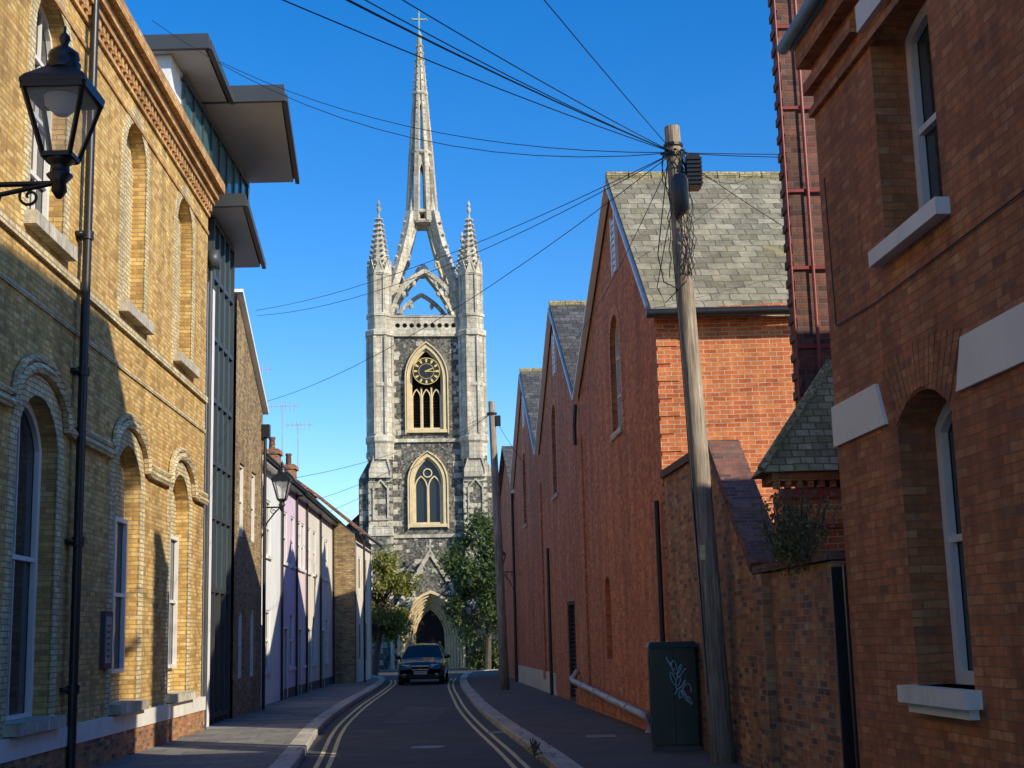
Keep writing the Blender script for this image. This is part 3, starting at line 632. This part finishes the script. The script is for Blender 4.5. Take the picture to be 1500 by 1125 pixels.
tp2=empty('telegraph_pole',(-.5,46,0)); p=Part('post','pole',tp2,True); p.tube([(-.5,46,0),(-.6,46,5),(-.72,46,9.75)],[.16,.14,.11],12)
p=Part('insulator_ring','black',tp2); p.tube([(-.72,46,9.3),(-.72,46,9.36)],.18,10); p.box(-.6,-.42,45.9,46.05,8.9,9.25)
T2=(-.72,46,9.35)
for e,s in [((-7.3,43,6.9),.3),((-7.5,50,6.9),.3),((-7.6,54,6.8),.3),((.5,49,7.8),.1),((-.6,60,7.3),.1)]: wire(wr,T2,e,s,.008)

# ------------------------------------------------------------ STREET LAMPS
def lantern(name,c,s,wallpt):
    e=empty(name,c); x,y,z=c; f=Part('lantern_frame','black',e); gl=Part('lantern_glass','lglass',e)
    wt=.225*s; wb=.10*s; h=.5*s
    top=[Vector((x+a*wt,y+b*wt,z+h)) for a,b in ((-1,-1),(1,-1),(1,1),(-1,1))]; bot=[Vector((x+a*wb,y+b*wb,z)) for a,b in ((-1,-1),(1,-1),(1,1),(-1,1))]
    for k in range(4):
        k2=(k+1)%4; f.beam(bot[k],top[k],.03*s,.03*s); f.beam(top[k],top[k2],.045*s,.045*s); f.beam(bot[k],bot[k2],.035*s,.035*s)
        gl.face([bot[k].lerp(top[k],.03),bot[k2].lerp(top[k2],.03),top[k2].lerp(bot[k2],.03),top[k].lerp(bot[k],.03)])
    r2=math.sqrt(2)
    f.lathe((x,y,z+h),[(wt*r2*1.1,.02*s),(wt*r2*1.1,.05*s),(wt*r2*.98,.09*s),(wt*r2*.45,.20*s),(wt*r2*.42,.22*s)],4,math.pi/4)
    d=Part('lantern_vent','black',e,True)
    d.lathe((x,y,z+h),[(.12*s,.2*s),(.13*s,.25*s),(.105*s,.27*s),(.12*s,.30*s),(.11*s,.34*s),(.06*s,.38*s),(.03*s,.4*s),(.03*s,.42*s),(.045*s,.45*s),(.04*s,.48*s),(.012*s,.51*s),(.01*s,.56*s)],14)
    d.lathe((x,y,z),[(.10*s,0),(.11*s,-.03*s),(.07*s,-.06*s),(.075*s,-.12*s),(.1*s,-.14*s),(.05*s,-.2*s),(.06*s,-.26*s),(.02*s,-.32*s)],12)
    lp=Part('lamp_housing','softgrey',e,True); lp.lathe((x,y,z+h-.16*s),[(.14*s,.14*s),(.13*s,.08*s),(.05*s,0)],12)
    br=Part('bracket','black',e,True); w_=Vector(wallpt); a=Vector((x,y,z-.2*s))
    br.tube([a,Vector((w_.x,w_.y,a.z))],.022*s,8)
    L=(Vector((w_.x,w_.y,a.z))-a)
    def scroll(c0,r,st,turns,dr=1):
        pts=[]
        for i in range(22):
            t=i/21; an=st+dr*turns*6.283*t; q=r*(1-.8*t); pts.append(c0+L.normalized()*math.cos(an)*q+Z*math.sin(an)*q)
        br.tube(pts,.012*s,6)
    for kk in range(4):
        base=a+L.normalized()*(.22*s+kk*.3*s)-Z*.1*s
        scroll(base,.09*s,1.57,1.3,1 if kk%2 else -1)
    br.tube([a+L.normalized()*.05,a+L*.35-Z*.16*s,a+L*.7-Z*.42*s,a+L-Z*.9*s],.02*s,8)
lantern('street_lamp',(-3.43,10,5.52),1.02,(-5.9,10,5.5))
lantern('street_lamp',(-6.5,38,5.75),1.05,(-7.1,38,5.75))
lantern('street_lamp',(-.62,51.5,4.4),.9,(-.1,51.5,5.3))

# ------------------------------------------------------------ CABINET
cb_=empty('telecoms_cabinet',(2.25,20.6,0)); dx,dy=.03,-.4
p=Part('cabinet_body','cabinet',cb_); p.box(1.9+dx,2.56+dx,20.9+dy,21.35+dy,.12,1.6)
p=Part('cabinet_lid','cabinet',cb_); p.hexa([Vector((a+dx,b_+dy,c)) for a,b_,c in ((1.86,20.85,1.6),(2.6,20.85,1.6),(2.6,21.4,1.6),(1.86,21.4,1.6),(1.9,20.9,1.68),(2.56,20.9,1.68),(2.56,21.35,1.68),(1.9,21.35,1.68))])
p=Part('door_seams','interior',cb_); p.box(2.225+dx,2.235+dx,20.893+dy,20.9+dy,.2,1.57); p.box(1.93+dx,2.53+dx,20.894+dy,20.9+dy,.2,.21); p.box(1.89+dx,1.9+dx,21.0+dy,21.01+dy,.2,1.57)
p=Part('vents','interior',cb_)
for k in range(6): p.box(1.893+dx,1.9+dx,20.98+dy,21.27+dy,1.3+k*.03,1.312+k*.03)
p=Part('base_plinth','tarmac_path',cb_); p.box(1.87+dx,2.59+dx,20.87+dy,21.38+dy,.115,.17)
gr=Part('graffiti_tag','graffiti',cb_)
def scrib(cx,cz,sc,seed):
    random.seed(seed); pts=[]
    for i in range(34):
        t=i/33; pts.append((cx+dx+sc*(.45*t*1.2+.13*math.sin(t*19+seed)),20.888+dy,cz-sc*.5*t+sc*.2*math.cos(t*23+seed*2)))
    gr.tube(pts,.007,4)
scrib(2.14,1.42,.42,1); scrib(2.2,1.18,.42,2); scrib(2.28,.98,.35,5)
random.seed(11)

# ------------------------------------------------------------ CAR
car=empty('parked_car',(-4.0,57,0))
def carbuild(cx,y0):
    st=[(0,.62,.80,.70),(.06,.80,.86,.74),(.25,.92,.92,.80),(.7,1.0,.94,.84),(1.25,1.08,.95,.88),(1.3,1.09,.95,.86),(2.05,1.6,.95,.66),(2.6,1.67,.95,.68),(3.7,1.64,.95,.66),(4.3,1.22,.93,.74),(4.6,1.0,.9,.7),(4.65,.6,.86,.6)]
    body=Part('bodywork','carpaint',car,True); gls=Part('windows','carglass',car)
    rows=[]
    for y,zt,bw,rw in st:
        belt=min(1.02,zt-.07); half=[(0,zt),(rw*.6,zt-.015),(rw,zt-.06),(bw*.985,belt),(bw,belt-.12),(bw*1.0,.62),(bw*.97,.4),(bw*.86,.28)]
        row=[Vector((cx-x,y0+y,z)) for x,z in reversed(half)]+[Vector((cx+x,y0+y,z)) for x,z in half[1:]]
        rows.append(row)
    n=len(rows[0])
    for a in range(len(rows)-1):
        for k in range(n-1):
            q=[rows[a][k],rows[a][k+1],rows[a+1][k+1],rows[a+1][k]]
            side=k in (4,9)
            isg=(a==5 and 5<=k<=8) or (a in (6,7) and side) or (a==8 and k in(5,6,7,8)) 
            if isg: gls.face(q)
            else: body.face(q)
    body.face(rows[0]); body.face(rows[-1])
    P=lambda nm,mt,sm=False: Part(nm,mt,car,sm)
    g_=P('grille','rubber'); g_.box(cx-.33,cx+.33,y0-.03,y0+.02,.48,.74)
    c=P('grille_surround','chrome'); c.box(cx-.36,cx+.36,y0-.04,y0-.005,.74,.77); c.box(cx-.33,cx+.33,y0-.045,y0-.03,.6,.62)
    c.lathe((cx,y0-.03,.63),[(.06,0),(.06,.02)],12)
    lo=P('lower_intake','rubber'); lo.box(cx-.6,cx+.6,y0-.015,y0+.03,.3,.42)
    hl_=P('headlamps','headlamp',True)
    for s in (-1,1):
        hl_.hexa([Vector((cx+s*x,y0+y,z)) for z in (.68,.82) for x,y in ((.42,-.01),(.8,.1 if z<.7 else .16),(.84,.3),(.42,.1))])
    fl=P('fog_lamps','headlamp'); 
    for s in (-1,1): fl.box(cx+s*.66-.07,cx+s*.66+.07,y0-.02,y0+.02,.4,.45)
    pl=P('number_plate','plate'); pl.box(cx-.26,cx+.26,y0-.055,y0-.045,.43,.54)
    pc=P('plate_characters','rubber')
    for k in range(7): pc.box(cx-.23+k*.067,cx-.19+k*.067,y0-.058,y0-.055,.45,.52)
    mr=P('door_mirrors','carpaint',True)
    for s in (-1,1): mr.lathe((cx+s*1.03,y0+1.5,1.02),[(.02,0),(.11,.03),(.12,.1),(.09,.15),(.02,.17)],10,0,True,1,.6); mr.beam((cx+s*.92,y0+1.5,1.03),(cx+s*1.0,y0+1.5,1.08),.05,.05)
    wh=P('wheels','rubber',True); ri=P('wheel_rims','chrome',True)
    for yy in (.85,3.7):
        for s in (-1,1):
            wh.tube([(cx+s*.72,y0+yy,.35),(cx+s*.95,y0+yy,.35)],.35,20); ri.tube([(cx+s*.94,y0+yy,.35),(cx+s*.962,y0+yy,.35)],.23,14)
    rr_=P('roof_rails','chrome',True)
    for s in (-1,1): rr_.tube([(cx+s*.66,y0+2.1,1.64),(cx+s*.66,y0+2.5,1.7),(cx+s*.65,y0+3.6,1.68),(cx+s*.65,y0+3.8,1.63)],.02,6)
    ub=P('underbody','rubber'); ub.box(cx-.78,cx+.78,y0+.15,y0+4.5,.22,.5)
carbuild(-4.05,57)

# ------------------------------------------------------------ CHURCH
ch=empty('church_with_crown_spire',(-5.6,89.5,0)); ch.rotation_euler=(0,0,R(6)); ch.location=(-5.85,89.5,0)
cx,yf=-5.6,86.0
F=Frame((cx,yf,0),(1,0,0),(0,-1,0))
bel=gothic(-1.05,1.05,14.95,18.3,1.95); lowin=gothic(-.95,.95,8.95,11.6,1.6)
p=Part('tower_front','flint',ch); wall(p,F,rect(-3,3,0,21.1),[bel,lowin],.5)
p=Part('tower_body','flint',ch); p.box(cx-3,cx+3,yf+.7,yf+7.2,0,21.1)
for s in (-1,1): p.face([F.P(s*3,0,0),F.P(s*3,0,-.7),F.P(s*3,21.1,-.7),F.P(s*3,21.1,0)])
p=Part('lower_stage_stonework','flint_block',ch)
for s in (-1,1):
    a,b_=sorted((s*2.2,s*3.75))
    slab(p,F,a,b_,0,13.2,-1.2,.5); slab(p,F,a+.03,b_-.03,0,8.2,.5,.95); slab(p,F,a+.06,b_-.06,0,1.4,.95,1.15)
    ext(p,F,[(s*3.75,0),(s*4.3,0),(s*4.3,11.9),(s*3.75,12.9)],-1.0,.15)
    ext(p,F,[(s*4.3,0),(s*4.7,0),(s*4.7,7.4),(s*4.3,8.2)],-.9,.05)
    p.box(cx+s*3.9-.5,cx+s*3.9+.5,yf+5.6,yf+6.9,0,12.5)
stn=Part('stone_dressings','stone',ch)
for z,pd in ((21.02,.2),(14.15,.15),(8.1,.12),(1.2,.1)):
    slab(stn,F,-2.19,2.19,z,z+.22,-.1,pd)
for s in (-1,1):
    c0=s*2.98
    ext(stn,F,[(c0-.82,8.2),(c0+.82,8.2),(c0+.74,8.75),(c0-.74,8.75)],.45,1.02)
    ext(stn,F,[(c0-.66,11.9),(c0+.66,11.9),(c0+.66,12.3),(c0,14.4),(c0-.66,12.3)],.3,.66)
    ring(stn,F,[(c0-.66,11.9),(c0+.66,11.9),(c0+.66,12.3),(c0,14.4),(c0-.66,12.3)],.06,.08,.6,.74)
    ring(stn,F,[(c0-.5,9.2),(c0+.5,9.2),(c0+.5,11.2),(c0,11.8),(c0-.5,11.2)],.0,.1,.5,.6)
    for xx in (c0-.68,c0+.68): 
        for k in range(16): 
            w2=.34 if k%2 else .2; sg=1 if xx<c0 else -1; x0,x1=sorted((xx-sg*.06,xx+sg*w2)); slab(stn,F,x0,x1,.5+k*.48,.5+k*.48+.3,.94,.965)
            if k<8: slab(stn,F,x0,x1,8.8+k*.4,8.8+k*.4+.25,.49,.515)
    stn.lathe((cx+c0,yf-.6,14.3),[(.12,-.1),(.1,.1),(.14,.2),(.03,.8)],6)
    for k in range(18):
        L=.55 if k%2 else .3; x0,x1=sorted((s*2.2,s*(2.2-L))); slab(stn,F,x0,x1,.6+k*.75,.6+k*.75+.33,0,.02)
for k in range(9):
    for s in (-1,1):
        L=.45 if k%2 else .25; x0,x1=sorted((s*2.2,s*(2.2-L))); slab(stn,F,x0,x1,14.6+k*.7,14.95+k*.7,0,.02)
for i in range(40):
    x=random.uniform(-2,1.8); z=random.uniform(7,20.5)
    if abs(x)<1.6 and (8.5<z<13.8 or 14.5<z<20.6): continue
    slab(stn,F,x,x+.22,z,z+.2,0,.013+i*.0002)
turrets=[(-2.95,0),(2.95,0),(-2.95,-7.0),(2.95,-7.0)]
tu=Part('corner_turrets','stone',ch); ck=Part('pinnacle_crockets','stone',ch)
for tx,td in turrets:
    c=(cx+tx,yf+ (0 if td==0 else 7.0),0)
    tu.lathe(c,[(.9,13.0),(.9,14.0),(1.02,14.15),(1.02,14.4),(.86,14.6),(.86,17.6),(.93,17.7),(.93,17.85),(.84,17.95),(.84,20.9),(1.0,21.0),(1.0,21.3),(.84,21.4),(.84,22.2),(.92,22.25),(.92,22.4),(.74,22.5),(.74,25.0),(.86,25.1),(.86,25.3),(.66,25.4)],8,math.pi/8)
    for k in range(8):
        a=k*math.pi/4+math.pi/8
        e0=Vector((c[0]+.88*math.cos(a),c[1]+.88*math.sin(a),14.6)); tu.beam(e0,e0+Z*6.3,.15,.15)
        e0=Vector((c[0]+.76*math.cos(a),c[1]+.76*math.sin(a),22.4)); tu.beam(e0,e0+Z*2.7,.14,.14)
        a2=k*math.pi/4; d=Vector((math.cos(a2),math.sin(a2),0)); t_=Vector((-d.y,d.x,0)); q=Vector(c)+d*.74
        tu.face([q+Z*25.0-t_*.32,q+Z*25.0+t_*.32,q+Z*25.9]); 
        tu.beam(q+Z*25.0-t_*.34,q+Z*26.0,.09,.09); tu.beam(q+Z*25.0+t_*.34,q+Z*26.0,.09,.09)
        for j in range(10):
            zz=25.6+j*.36; rr_=.66*(1-(zz-25.4)/4.1)+.09
            q=Vector((c[0]+rr_*math.cos(a),c[1]+rr_*math.sin(a),zz)); s_=.13
            ck.lathe(q,[(.02,-.09),(s_,.0),(.03,.1)],5)
    tu.lathe(c,[(.66,25.4),(.05,29.3),(.12,29.45),(.16,29.6),(.06,29.75),(.13,29.9),(.02,30.2)],8,math.pi/8)
par=Part('pierced_parapet','stone',ch)
holes=[circ(-1.8+i*.45,21.75,.165,8) for i in range(9)]
wall(par,F,rect(-2.25,2.25,21.24,22.3),holes,.25,.1); slab(par,F,-2.25,2.25,22.3,22.42,-.2,.16)
bk=Part('parapet_backing','louvre',ch); slab(bk,F,-2.2,2.2,21.26,22.25,-.3,-.16)
for s in (-1,1): par.box(cx+s*2.95-.12,cx+s*2.95+.12,yf+.7,yf+6.3,21.1,22.35)
par.box(cx-2.3,cx+2.3,yf+6.9,yf+7.15,21.1,22.35)
rfp=Part('tower_roof','lead',ch); rfp.box(cx-2.9,cx+2.9,yf+.35,yf+6.85,21.11,21.25)
cr=Part('window_surrounds','cream',ch)
ring(cr,F,bel,.22,0,-.05,.16,True); ring(cr,F,bel,.34,-.26,-.02,.26,True); ring(cr,F,bel,0,.14,-.35,-.05)
ring(cr,F,lowin,.2,0,-.05,.16); ring(cr,F,lowin,.34,-.24,-.02,.24,True); ring(cr,F,lowin,0,.12,-.3,-.05)
slab(cr,F,-1.3,1.3,14.75,14.95,-.3,.22); slab(cr,F,-1.2,1.2,8.75,8.94,-.3,.22)
dk=Part('window_openings','interior',ch); panel(dk,F,bel,-.48); panel(dk,F,lowin,-.47)
lv=Part('belfry_louvres','louvre',ch)
for i in range(16): z=15.0+i*.2; lv.hexa([F.P(s,zz,d) for zz,dq in ((z,-.2),(z+.05,-.42)) for s,d in ((-.9,dq),(.9,dq),(.9,dq-.03),(-.9,dq-.03))])
tr=Part('tracery','cream',ch)
for x in (-.32,.32): slab(tr,F,x-.05,x+.05,14.95,17.7,-.3,-.08)
for c0 in (-.63,0,.63):
    gsh=gothic(c0-.27,c0+.27,15.0,17.0,.6); ring(tr,F,gsh,.02,.05,-.28,-.1,True)
for c0 in (-.42,.42):
    gsh=gothic(c0-.38,c0+.38,9.0,11.3,.7); ring(tr,F,gsh,.03,.05,-.28,-.1)
slab(tr,F,-.05,.05,8.95,11.4,-.31,-.06); ring(tr,F,circ(0,12.2,.3),.0,.07,-.29,-.11)
lg=Part('leaded_lights','leaded',ch); panel(lg,F,lowin,-.25)
ck_=Part('clock_face','clock',ch); ext(ck_,F,circ(0,18.72,.88,32),-.1,.2)
gd=Part('clock_numerals_and_hands','gold',ch); ring(gd,F,circ(0,18.72,.88,32),.0,.04,.2,.23); ring(gd,F,circ(0,18.72,.5,32),.0,.025,.2,.22)
for k in range(12):
    a=k*math.pi/6; d=Vector((math.sin(a),math.cos(a))); t_=Vector((d.y,-d.x))
    def q4(r0,r1,w0,w1): return [tuple(Vector((0,18.72))+d*r0-t_*w0),tuple(Vector((0,18.72))+d*r0+t_*w0),tuple(Vector((0,18.72))+d*r1+t_*w1),tuple(Vector((0,18.72))+d*r1-t_*w1)]
    ext(gd,F,q4(.58,.8,.045,.07),.2,.225)
for a,L,w_ in ((R(95),.72,.03),(R(65),.48,.05)):
    d=Vector((math.sin(a),math.cos(a))); t_=Vector((d.y,-d.x))
    ext(gd,F,[tuple(Vector((0,18.72))+d*r_+t_*w2) for r_,w2 in ((-.1,-w_),(-.1,w_),(L,w_*.4),(L,-w_*.4))],.23,.25)
# porch
po=Part('porch','flint_block',ch); gs=gothic(-1.9,1.9,0.1,2.0,2.6)
wall(po,F,[(-2.5,0),(2.5,0),(2.5,2.9),(1.6,4.5),(0,7.0),(-1.6,4.5),(-2.5,2.9)],[gs],.1,1.5)
for a,b_ in (((2.5,0),(2.5,2.9)),((2.5,2.9),(0,7.0)),((0,7.0),(-2.5,2.9)),((-2.5,2.9),(-2.5,0))): po.face([F.P(*a,1.5),F.P(*b_,1.5),F.P(*b_,0),F.P(*a,0)])
cp=Part('portal_mouldings','cream',ch); cg=Part('portal_mould_shade','bark',ch)
for k in range(6):
    hw=1.9-.17*k; s0=gothic(-hw,hw,.1,2.0,2.6-.16*k); s1=gothic(-hw+.17,hw-.17,.1,2.0,2.44-.16*k); d=1.44-.2*k
    for i in range(1,len(s0)):
        i2=(i+1)%len(s0); 
        cp.face([F.P(*s0[i],d),F.P(*s0[i2],d),F.P(*s1[i2],d),F.P(*s1[i],d)])
        cp.face([F.P(*s1[i],d),F.P(*s1[i2],d),F.P(*s1[i2],d-.2),F.P(*s1[i],d-.2)])
    ap=[F.P(x,z,d+.02) for x,z in s0[2:]]; cp.tube(ap,.055,6)
    ap=[F.P(x*.965,z-.03,d+.005) for x,z in s0[2:]]; cg.tube(ap,.03,5)  # dark tubes stand in for shade between the mouldings
ring(cp,F,gs,.16,0,1.48,1.62,True)
for s in (-1,1):
    for k in range(5): x=s*(1.84-.17*k); q=F.P(x,.1,1.5-.2*k); cp.tube([q,q+Z*1.9],.06,8)
dd_=Part('church_door','interior',ch); panel(dd_,F,gothic(-.95,.95,.1,2.0,1.7),.23)
slc=Part('porch_coping','stone',ch)
for s in (-1,1): slc.beam(F.P(s*1.72,4.3,1.5),F.P(0,7.1,1.5),.24,.22,up=(0,-1,0)); slc.beam(F.P(s*2.55,2.9,1.3),F.P(s*1.55,4.55,1.3),.2,.3)
slc.tube([F.P(0,7.0,1.5),F.P(0,7.8,1.5)],.07,6); slc.box(cx-.22,cx+.22,yf-1.56,yf-1.44,7.4,7.52)
c0=Part('roundels','interior',ch)
for s in (-1,1):
    slab(slc,F,s*1.9-.3,s*1.9+.3,4.9,5.05,0,.1); ring(slc,F,circ(s*1.6,5.8,.42),.02,.12,0,.08); 
    panel(c0,F,circ(s*1.6,5.8,.31),.01)
    slc.tube([F.P(s*2.35,0,1.6),F.P(s*2.35,3,1.6)],.12,8)
# crown and spire
sp=Part('crown_and_spire','stone',ch); CC=Vector((cx,yf+3.5,0))
H=math.sqrt(2)
def rib(sx,sy,prof,w):
    pts=[CC+Vector((sx*r,sy*r,z)) for r,z in prof]
    for a,b_ in zip(pts,pts[1:]): sp.beam(a,b_+(b_-a)*.06,w,w,up=(-sy,sx,0))
def bez(p0,p1,p2,p3,n=10): 
    o=[]
    for i in range(n+1):
        t=i/n; u=1-t; o.append(tuple(u**3*p0[k]+3*u*u*t*p1[k]+3*u*t*t*p2[k]+t**3*p3[k] for k in (0,1)))
    return o
for sx,sy in ((-1,-1),(1,-1),(1,1),(-1,1)):
    out=bez((2.9,22.0),(2.2,24.6),(1.25,27.0),(.78,30.2)); inn=bez((2.5,21.8),(2.3,24.2),(1.3,25.2),(.0,26.4)); inn2=bez((2.0,24.6),(1.4,26.2),(.85,27.6),(.42,29.6))
    rib(sx,sy,out,.54); rib(sx,sy,inn,.3); rib(sx,sy,inn2,.2)
    for i in (2,3,4,5,6): 
        a=out[i]; b_=inn[min(i+1,10)] if i<5 else inn2[i]; sp.beam(CC+Vector((sx*a[0],sy*a[0],a[1])),CC+Vector((sx*b_[0],sy*b_[0],b_[1])),.16,.16)
    for i in (3,5,7): a=inn[i]; sp.lathe(CC+Vector((sx*a[0],sy*a[0],a[1]-.28)),[(.04,-.22),(.14,-.1),(.12,.15)],6)
    for i in range(1,10): a=out[i]; ck.lathe(CC+Vector((sx*(a[0]+.27),sy*(a[0]+.27),a[1]+.14)),[(.03,-.12),(.15,0),(.03,.14)],5)
    for a,b_,rad in ((1.62,25.3,.38),(1.1,27.1,.26)):
        u=Vector((sx,sy,0))/H; q=CC+Vector((sx*a,sy*a,b_)); pts=[q+u*math.cos(t*math.pi/6)*rad*1.2+Z*math.sin(t*math.pi/6)*rad for t in range(13)]; sp.tube(pts,.09,5,False)
for yy in (-3.2,3.2):
    for s in (-1,1):
        pr=bez((s*2.15,22.3),(s*2.1,23.8),(s*1.2,24.8),(0,25.5),12)
        pts=[CC+Vector((x,yy*.98,z)) for x,z in pr]
        for a,b_ in zip(pts,pts[1:]): sp.beam(a,b_+(b_-a)*.06,.26,.26,up=(0,1,0))
        for i in (3,6,9): x,z=pr[i]; sp.lathe(CC+Vector((x-s*.12,yy*.98,z-.3)),[(.03,-.2),(.14,-.05),(.13,.2)],6)
sp.lathe(CC,[(.35,25.9),(.5,26.1),(.5,26.4),(.2,26.8)],8)
ZT=[29.6,30.3,32.2,34.6,36.8,39.0,41.1,43.3]
def srad(z): 
    for (z0,r0),(z1,r1) in zip([(29.6,1.0),(34.6,.72),(39.0,.40),(43.3,.07)],[(34.6,.72),(39.0,.40),(43.3,.07),(47,.05)]):
        if z<=z1: return r0+(r1-r0)*(z-z0)/(z1-z0)
for k in range(8):
    a=k*math.pi/4+math.pi/8; d=Vector((math.cos(a),math.sin(a),0))
    for z0,z1 in zip(ZT,ZT[1:]):
        w0=.1+.25*srad(z0); w1=.1+.25*srad(z1); sp.beam(CC+d*srad(z0)+Z*z0,CC+d*srad(z1)+Z*z1,w0,w0,up=(-d.y,d.x,0),w1=w1,h1=w1)
    for j in range(24):
        z0=30.6+j*.52; ck.lathe(CC+d*(srad(z0)+.1)+Z*z0,[(.01,-.07),(.085,0),(.01,.09)],4)
    a2=a+math.pi/4; d2=Vector((math.cos(a2),math.sin(a2),0))
    for zt,h_ in ((33.9,.9),(38.4,.7)):
        p0=CC+d*srad(zt-h_)*.97+Z*(zt-h_); p1=CC+d2*srad(zt-h_)*.97+Z*(zt-h_); top=CC+(d+d2)/2*srad(zt)*.97+Z*zt
        sp.beam(p0,top,.1,.1); sp.beam(p1,top,.1,.1)
        r0=CC+d*srad(zt+.6)*.95+Z*(zt+.6); r1=CC+d2*srad(zt+.6)*.95+Z*(zt+.6); sp.face([p0,top,r0]); sp.face([p1,top,r1]); sp.face([r0,r1,top])
for z in (29.6,30.3,34.6,39.0): 
    r_=srad(z)+.1; sp.lathe(CC,[(r_*.8,z-.12),(r_+.06,z-.1),(r_+.1,z+.02),(r_+.02,z+.14),(r_*.8,z+.16)],8,math.pi/8)
for k in range(4):
    a=k*math.pi/2+math.pi/4; d=Vector((math.cos(a),math.sin(a),0)); sp.lathe(CC+d*.98,[(.16,29.0),(.16,30.3),(.22,30.35),(.02,31.6)],6)
sp.lathe(CC,[(srad(39.1)*.86,39.1),(.03,43.4)],8,math.pi/8)
fn=Part('cross_finial','copper',ch); fn.lathe(CC,[(.1,43.1),(.2,43.4),(.1,43.6),(.05,43.7),(.05,44.3)],8)
fn.beam(CC+Z*43.7,CC+Z*45.2,.1,.1); fn.beam(CC+Vector((-.5,0,44.6)),CC+Vector((.5,0,44.6)),.11,.11)
for q in ((-.5,0,44.6),(.5,0,44.6),(0,0,45.15)): fn.lathe(CC+Vector(q),[(.02,-.1),(.11,0),(.02,.1)],6)
nv=Part('nave_walls','flint_block',ch); nv.box(cx-5.4,cx+5.4,93.3,122,0,9.2)
nv.face([(cx-5.4,93.3,9.2),(cx+5.4,93.3,9.2),(cx,93.3,14)])
nr=Part('nave_roof','slate_dark',ch)
for s in (-1,1): nr.hexa([Vector((cx+s*x,y,z+u)) for u in (0,.15) for x,y,z in ((5.7,93,9.0),(5.7,122,9.0),(0,122,14.1),(0,93,14.1))])

# ------------------------------------------------------------ TREES / PLANTS
def tree(name,base,h,crown_z,rx,rz,nleaf,mat,leaf=.13,clumps=34,trunk=.2):
    e=empty(name,base); b0=Vector(base); tk=Part('trunk_and_limbs','bark',e); lf=Part('foliage',mat,e)
    top=b0+Vector((random.uniform(-.3,.3),0,h*.8)); mid=b0.lerp(top,.5)+Vector((.15,0,0)); tk.tube([b0,mid,top],[trunk,trunk*.7,trunk*.2],8)
    for i in range(clumps):
        th=random.uniform(0,6.283); ph=math.acos(random.uniform(-.9,1)); rr_=random.uniform(.45,1)**.6
        c=b0+Vector((rx*rr_*math.sin(ph)*math.cos(th),rx*.9*rr_*math.sin(ph)*math.sin(th),crown_z+rz*rr_*math.cos(ph)))
        st_=b0.lerp(top,random.uniform(.4,.9)); tk.tube([st_,(st_+c)/2+Vector((0,0,.15)),c],[trunk*.3,trunk*.18,.015],5)
        cr_=random.uniform(.22,.5)*rx*.6
        for k in range(nleaf//clumps):
            v=Vector([random.gauss(0,.55) for _ in range(3)]); q=c+v*cr_
            d1=Vector([random.gauss(0,1) for _ in range(3)]).normalized()*leaf*random.uniform(.6,1.2); d2=Vector([random.gauss(0,1) for _ in range(3)]).normalized()*leaf*.6
            lf.face([q-d1,q+d2,q+d1,q-d2])
tree('small_tree',(-7.4,71,0),5.6,3.9,1.95,2.7,10000,'leaf_y',.12,50)
tree('churchyard_tree',(-1.8,79,0),8.5,5.1,2.5,3.6,14000,'leaf',.13,60)
tree('churchyard_tree',(.6,83,0),9,5.2,2.4,3.3,8000,'leaf',.15,40)
tree('churchyard_tree',(-12.5,86,0),8,5,2.6,3,8000,'leaf',.15,40)
tree('distant_tree',(8,110,0),9,6,5,4,7000,'leaf',.25,40)
tree('distant_tree',(-18,110,0),9,6,5,4,7000,'leaf',.25,40)
hd=empty('churchyard_hedge',(0,81.6,0)); lf=Part('foliage','leaf',hd)
for i in range(5000):
    x=random.choice((random.uniform(-3.0,3),random.uniform(-16,-8.6))); q=Vector((x,81.6+random.gauss(0,.3),abs(random.gauss(.7,.45))))
    d1=Vector([random.gauss(0,1) for _ in range(3)]).normalized()*.13; d2=Vector([random.gauss(0,1) for _ in range(3)]).normalized()*.08; lf.face([q-d1,q+d2,q+d1,q-d2])
lw_=Part('churchyard_wall','flint_block'); lw_.box(-16,-8.4,82.1,82.5,0,1.0); lw_.box(-2.9,4,82.1,82.5,0,1.0)
rl=Part('churchyard_railings','black')
for x0,x1 in ((-16,-8.5),(-2.8,4)):
    x=x0
    while x<x1: rl.box(x,x+.03,82.28,82.31,1,1.9); x+=.18
    rl.box(x0,x1,82.27,82.32,1.7,1.74)
shrub('verge_weeds',(.18,20.5,.12),.12,.7,.08,120,'leaf_y',.018,10)

for p in PARTS: p.finish()
print('verts',sum(len(p.v) for p in PARTS))
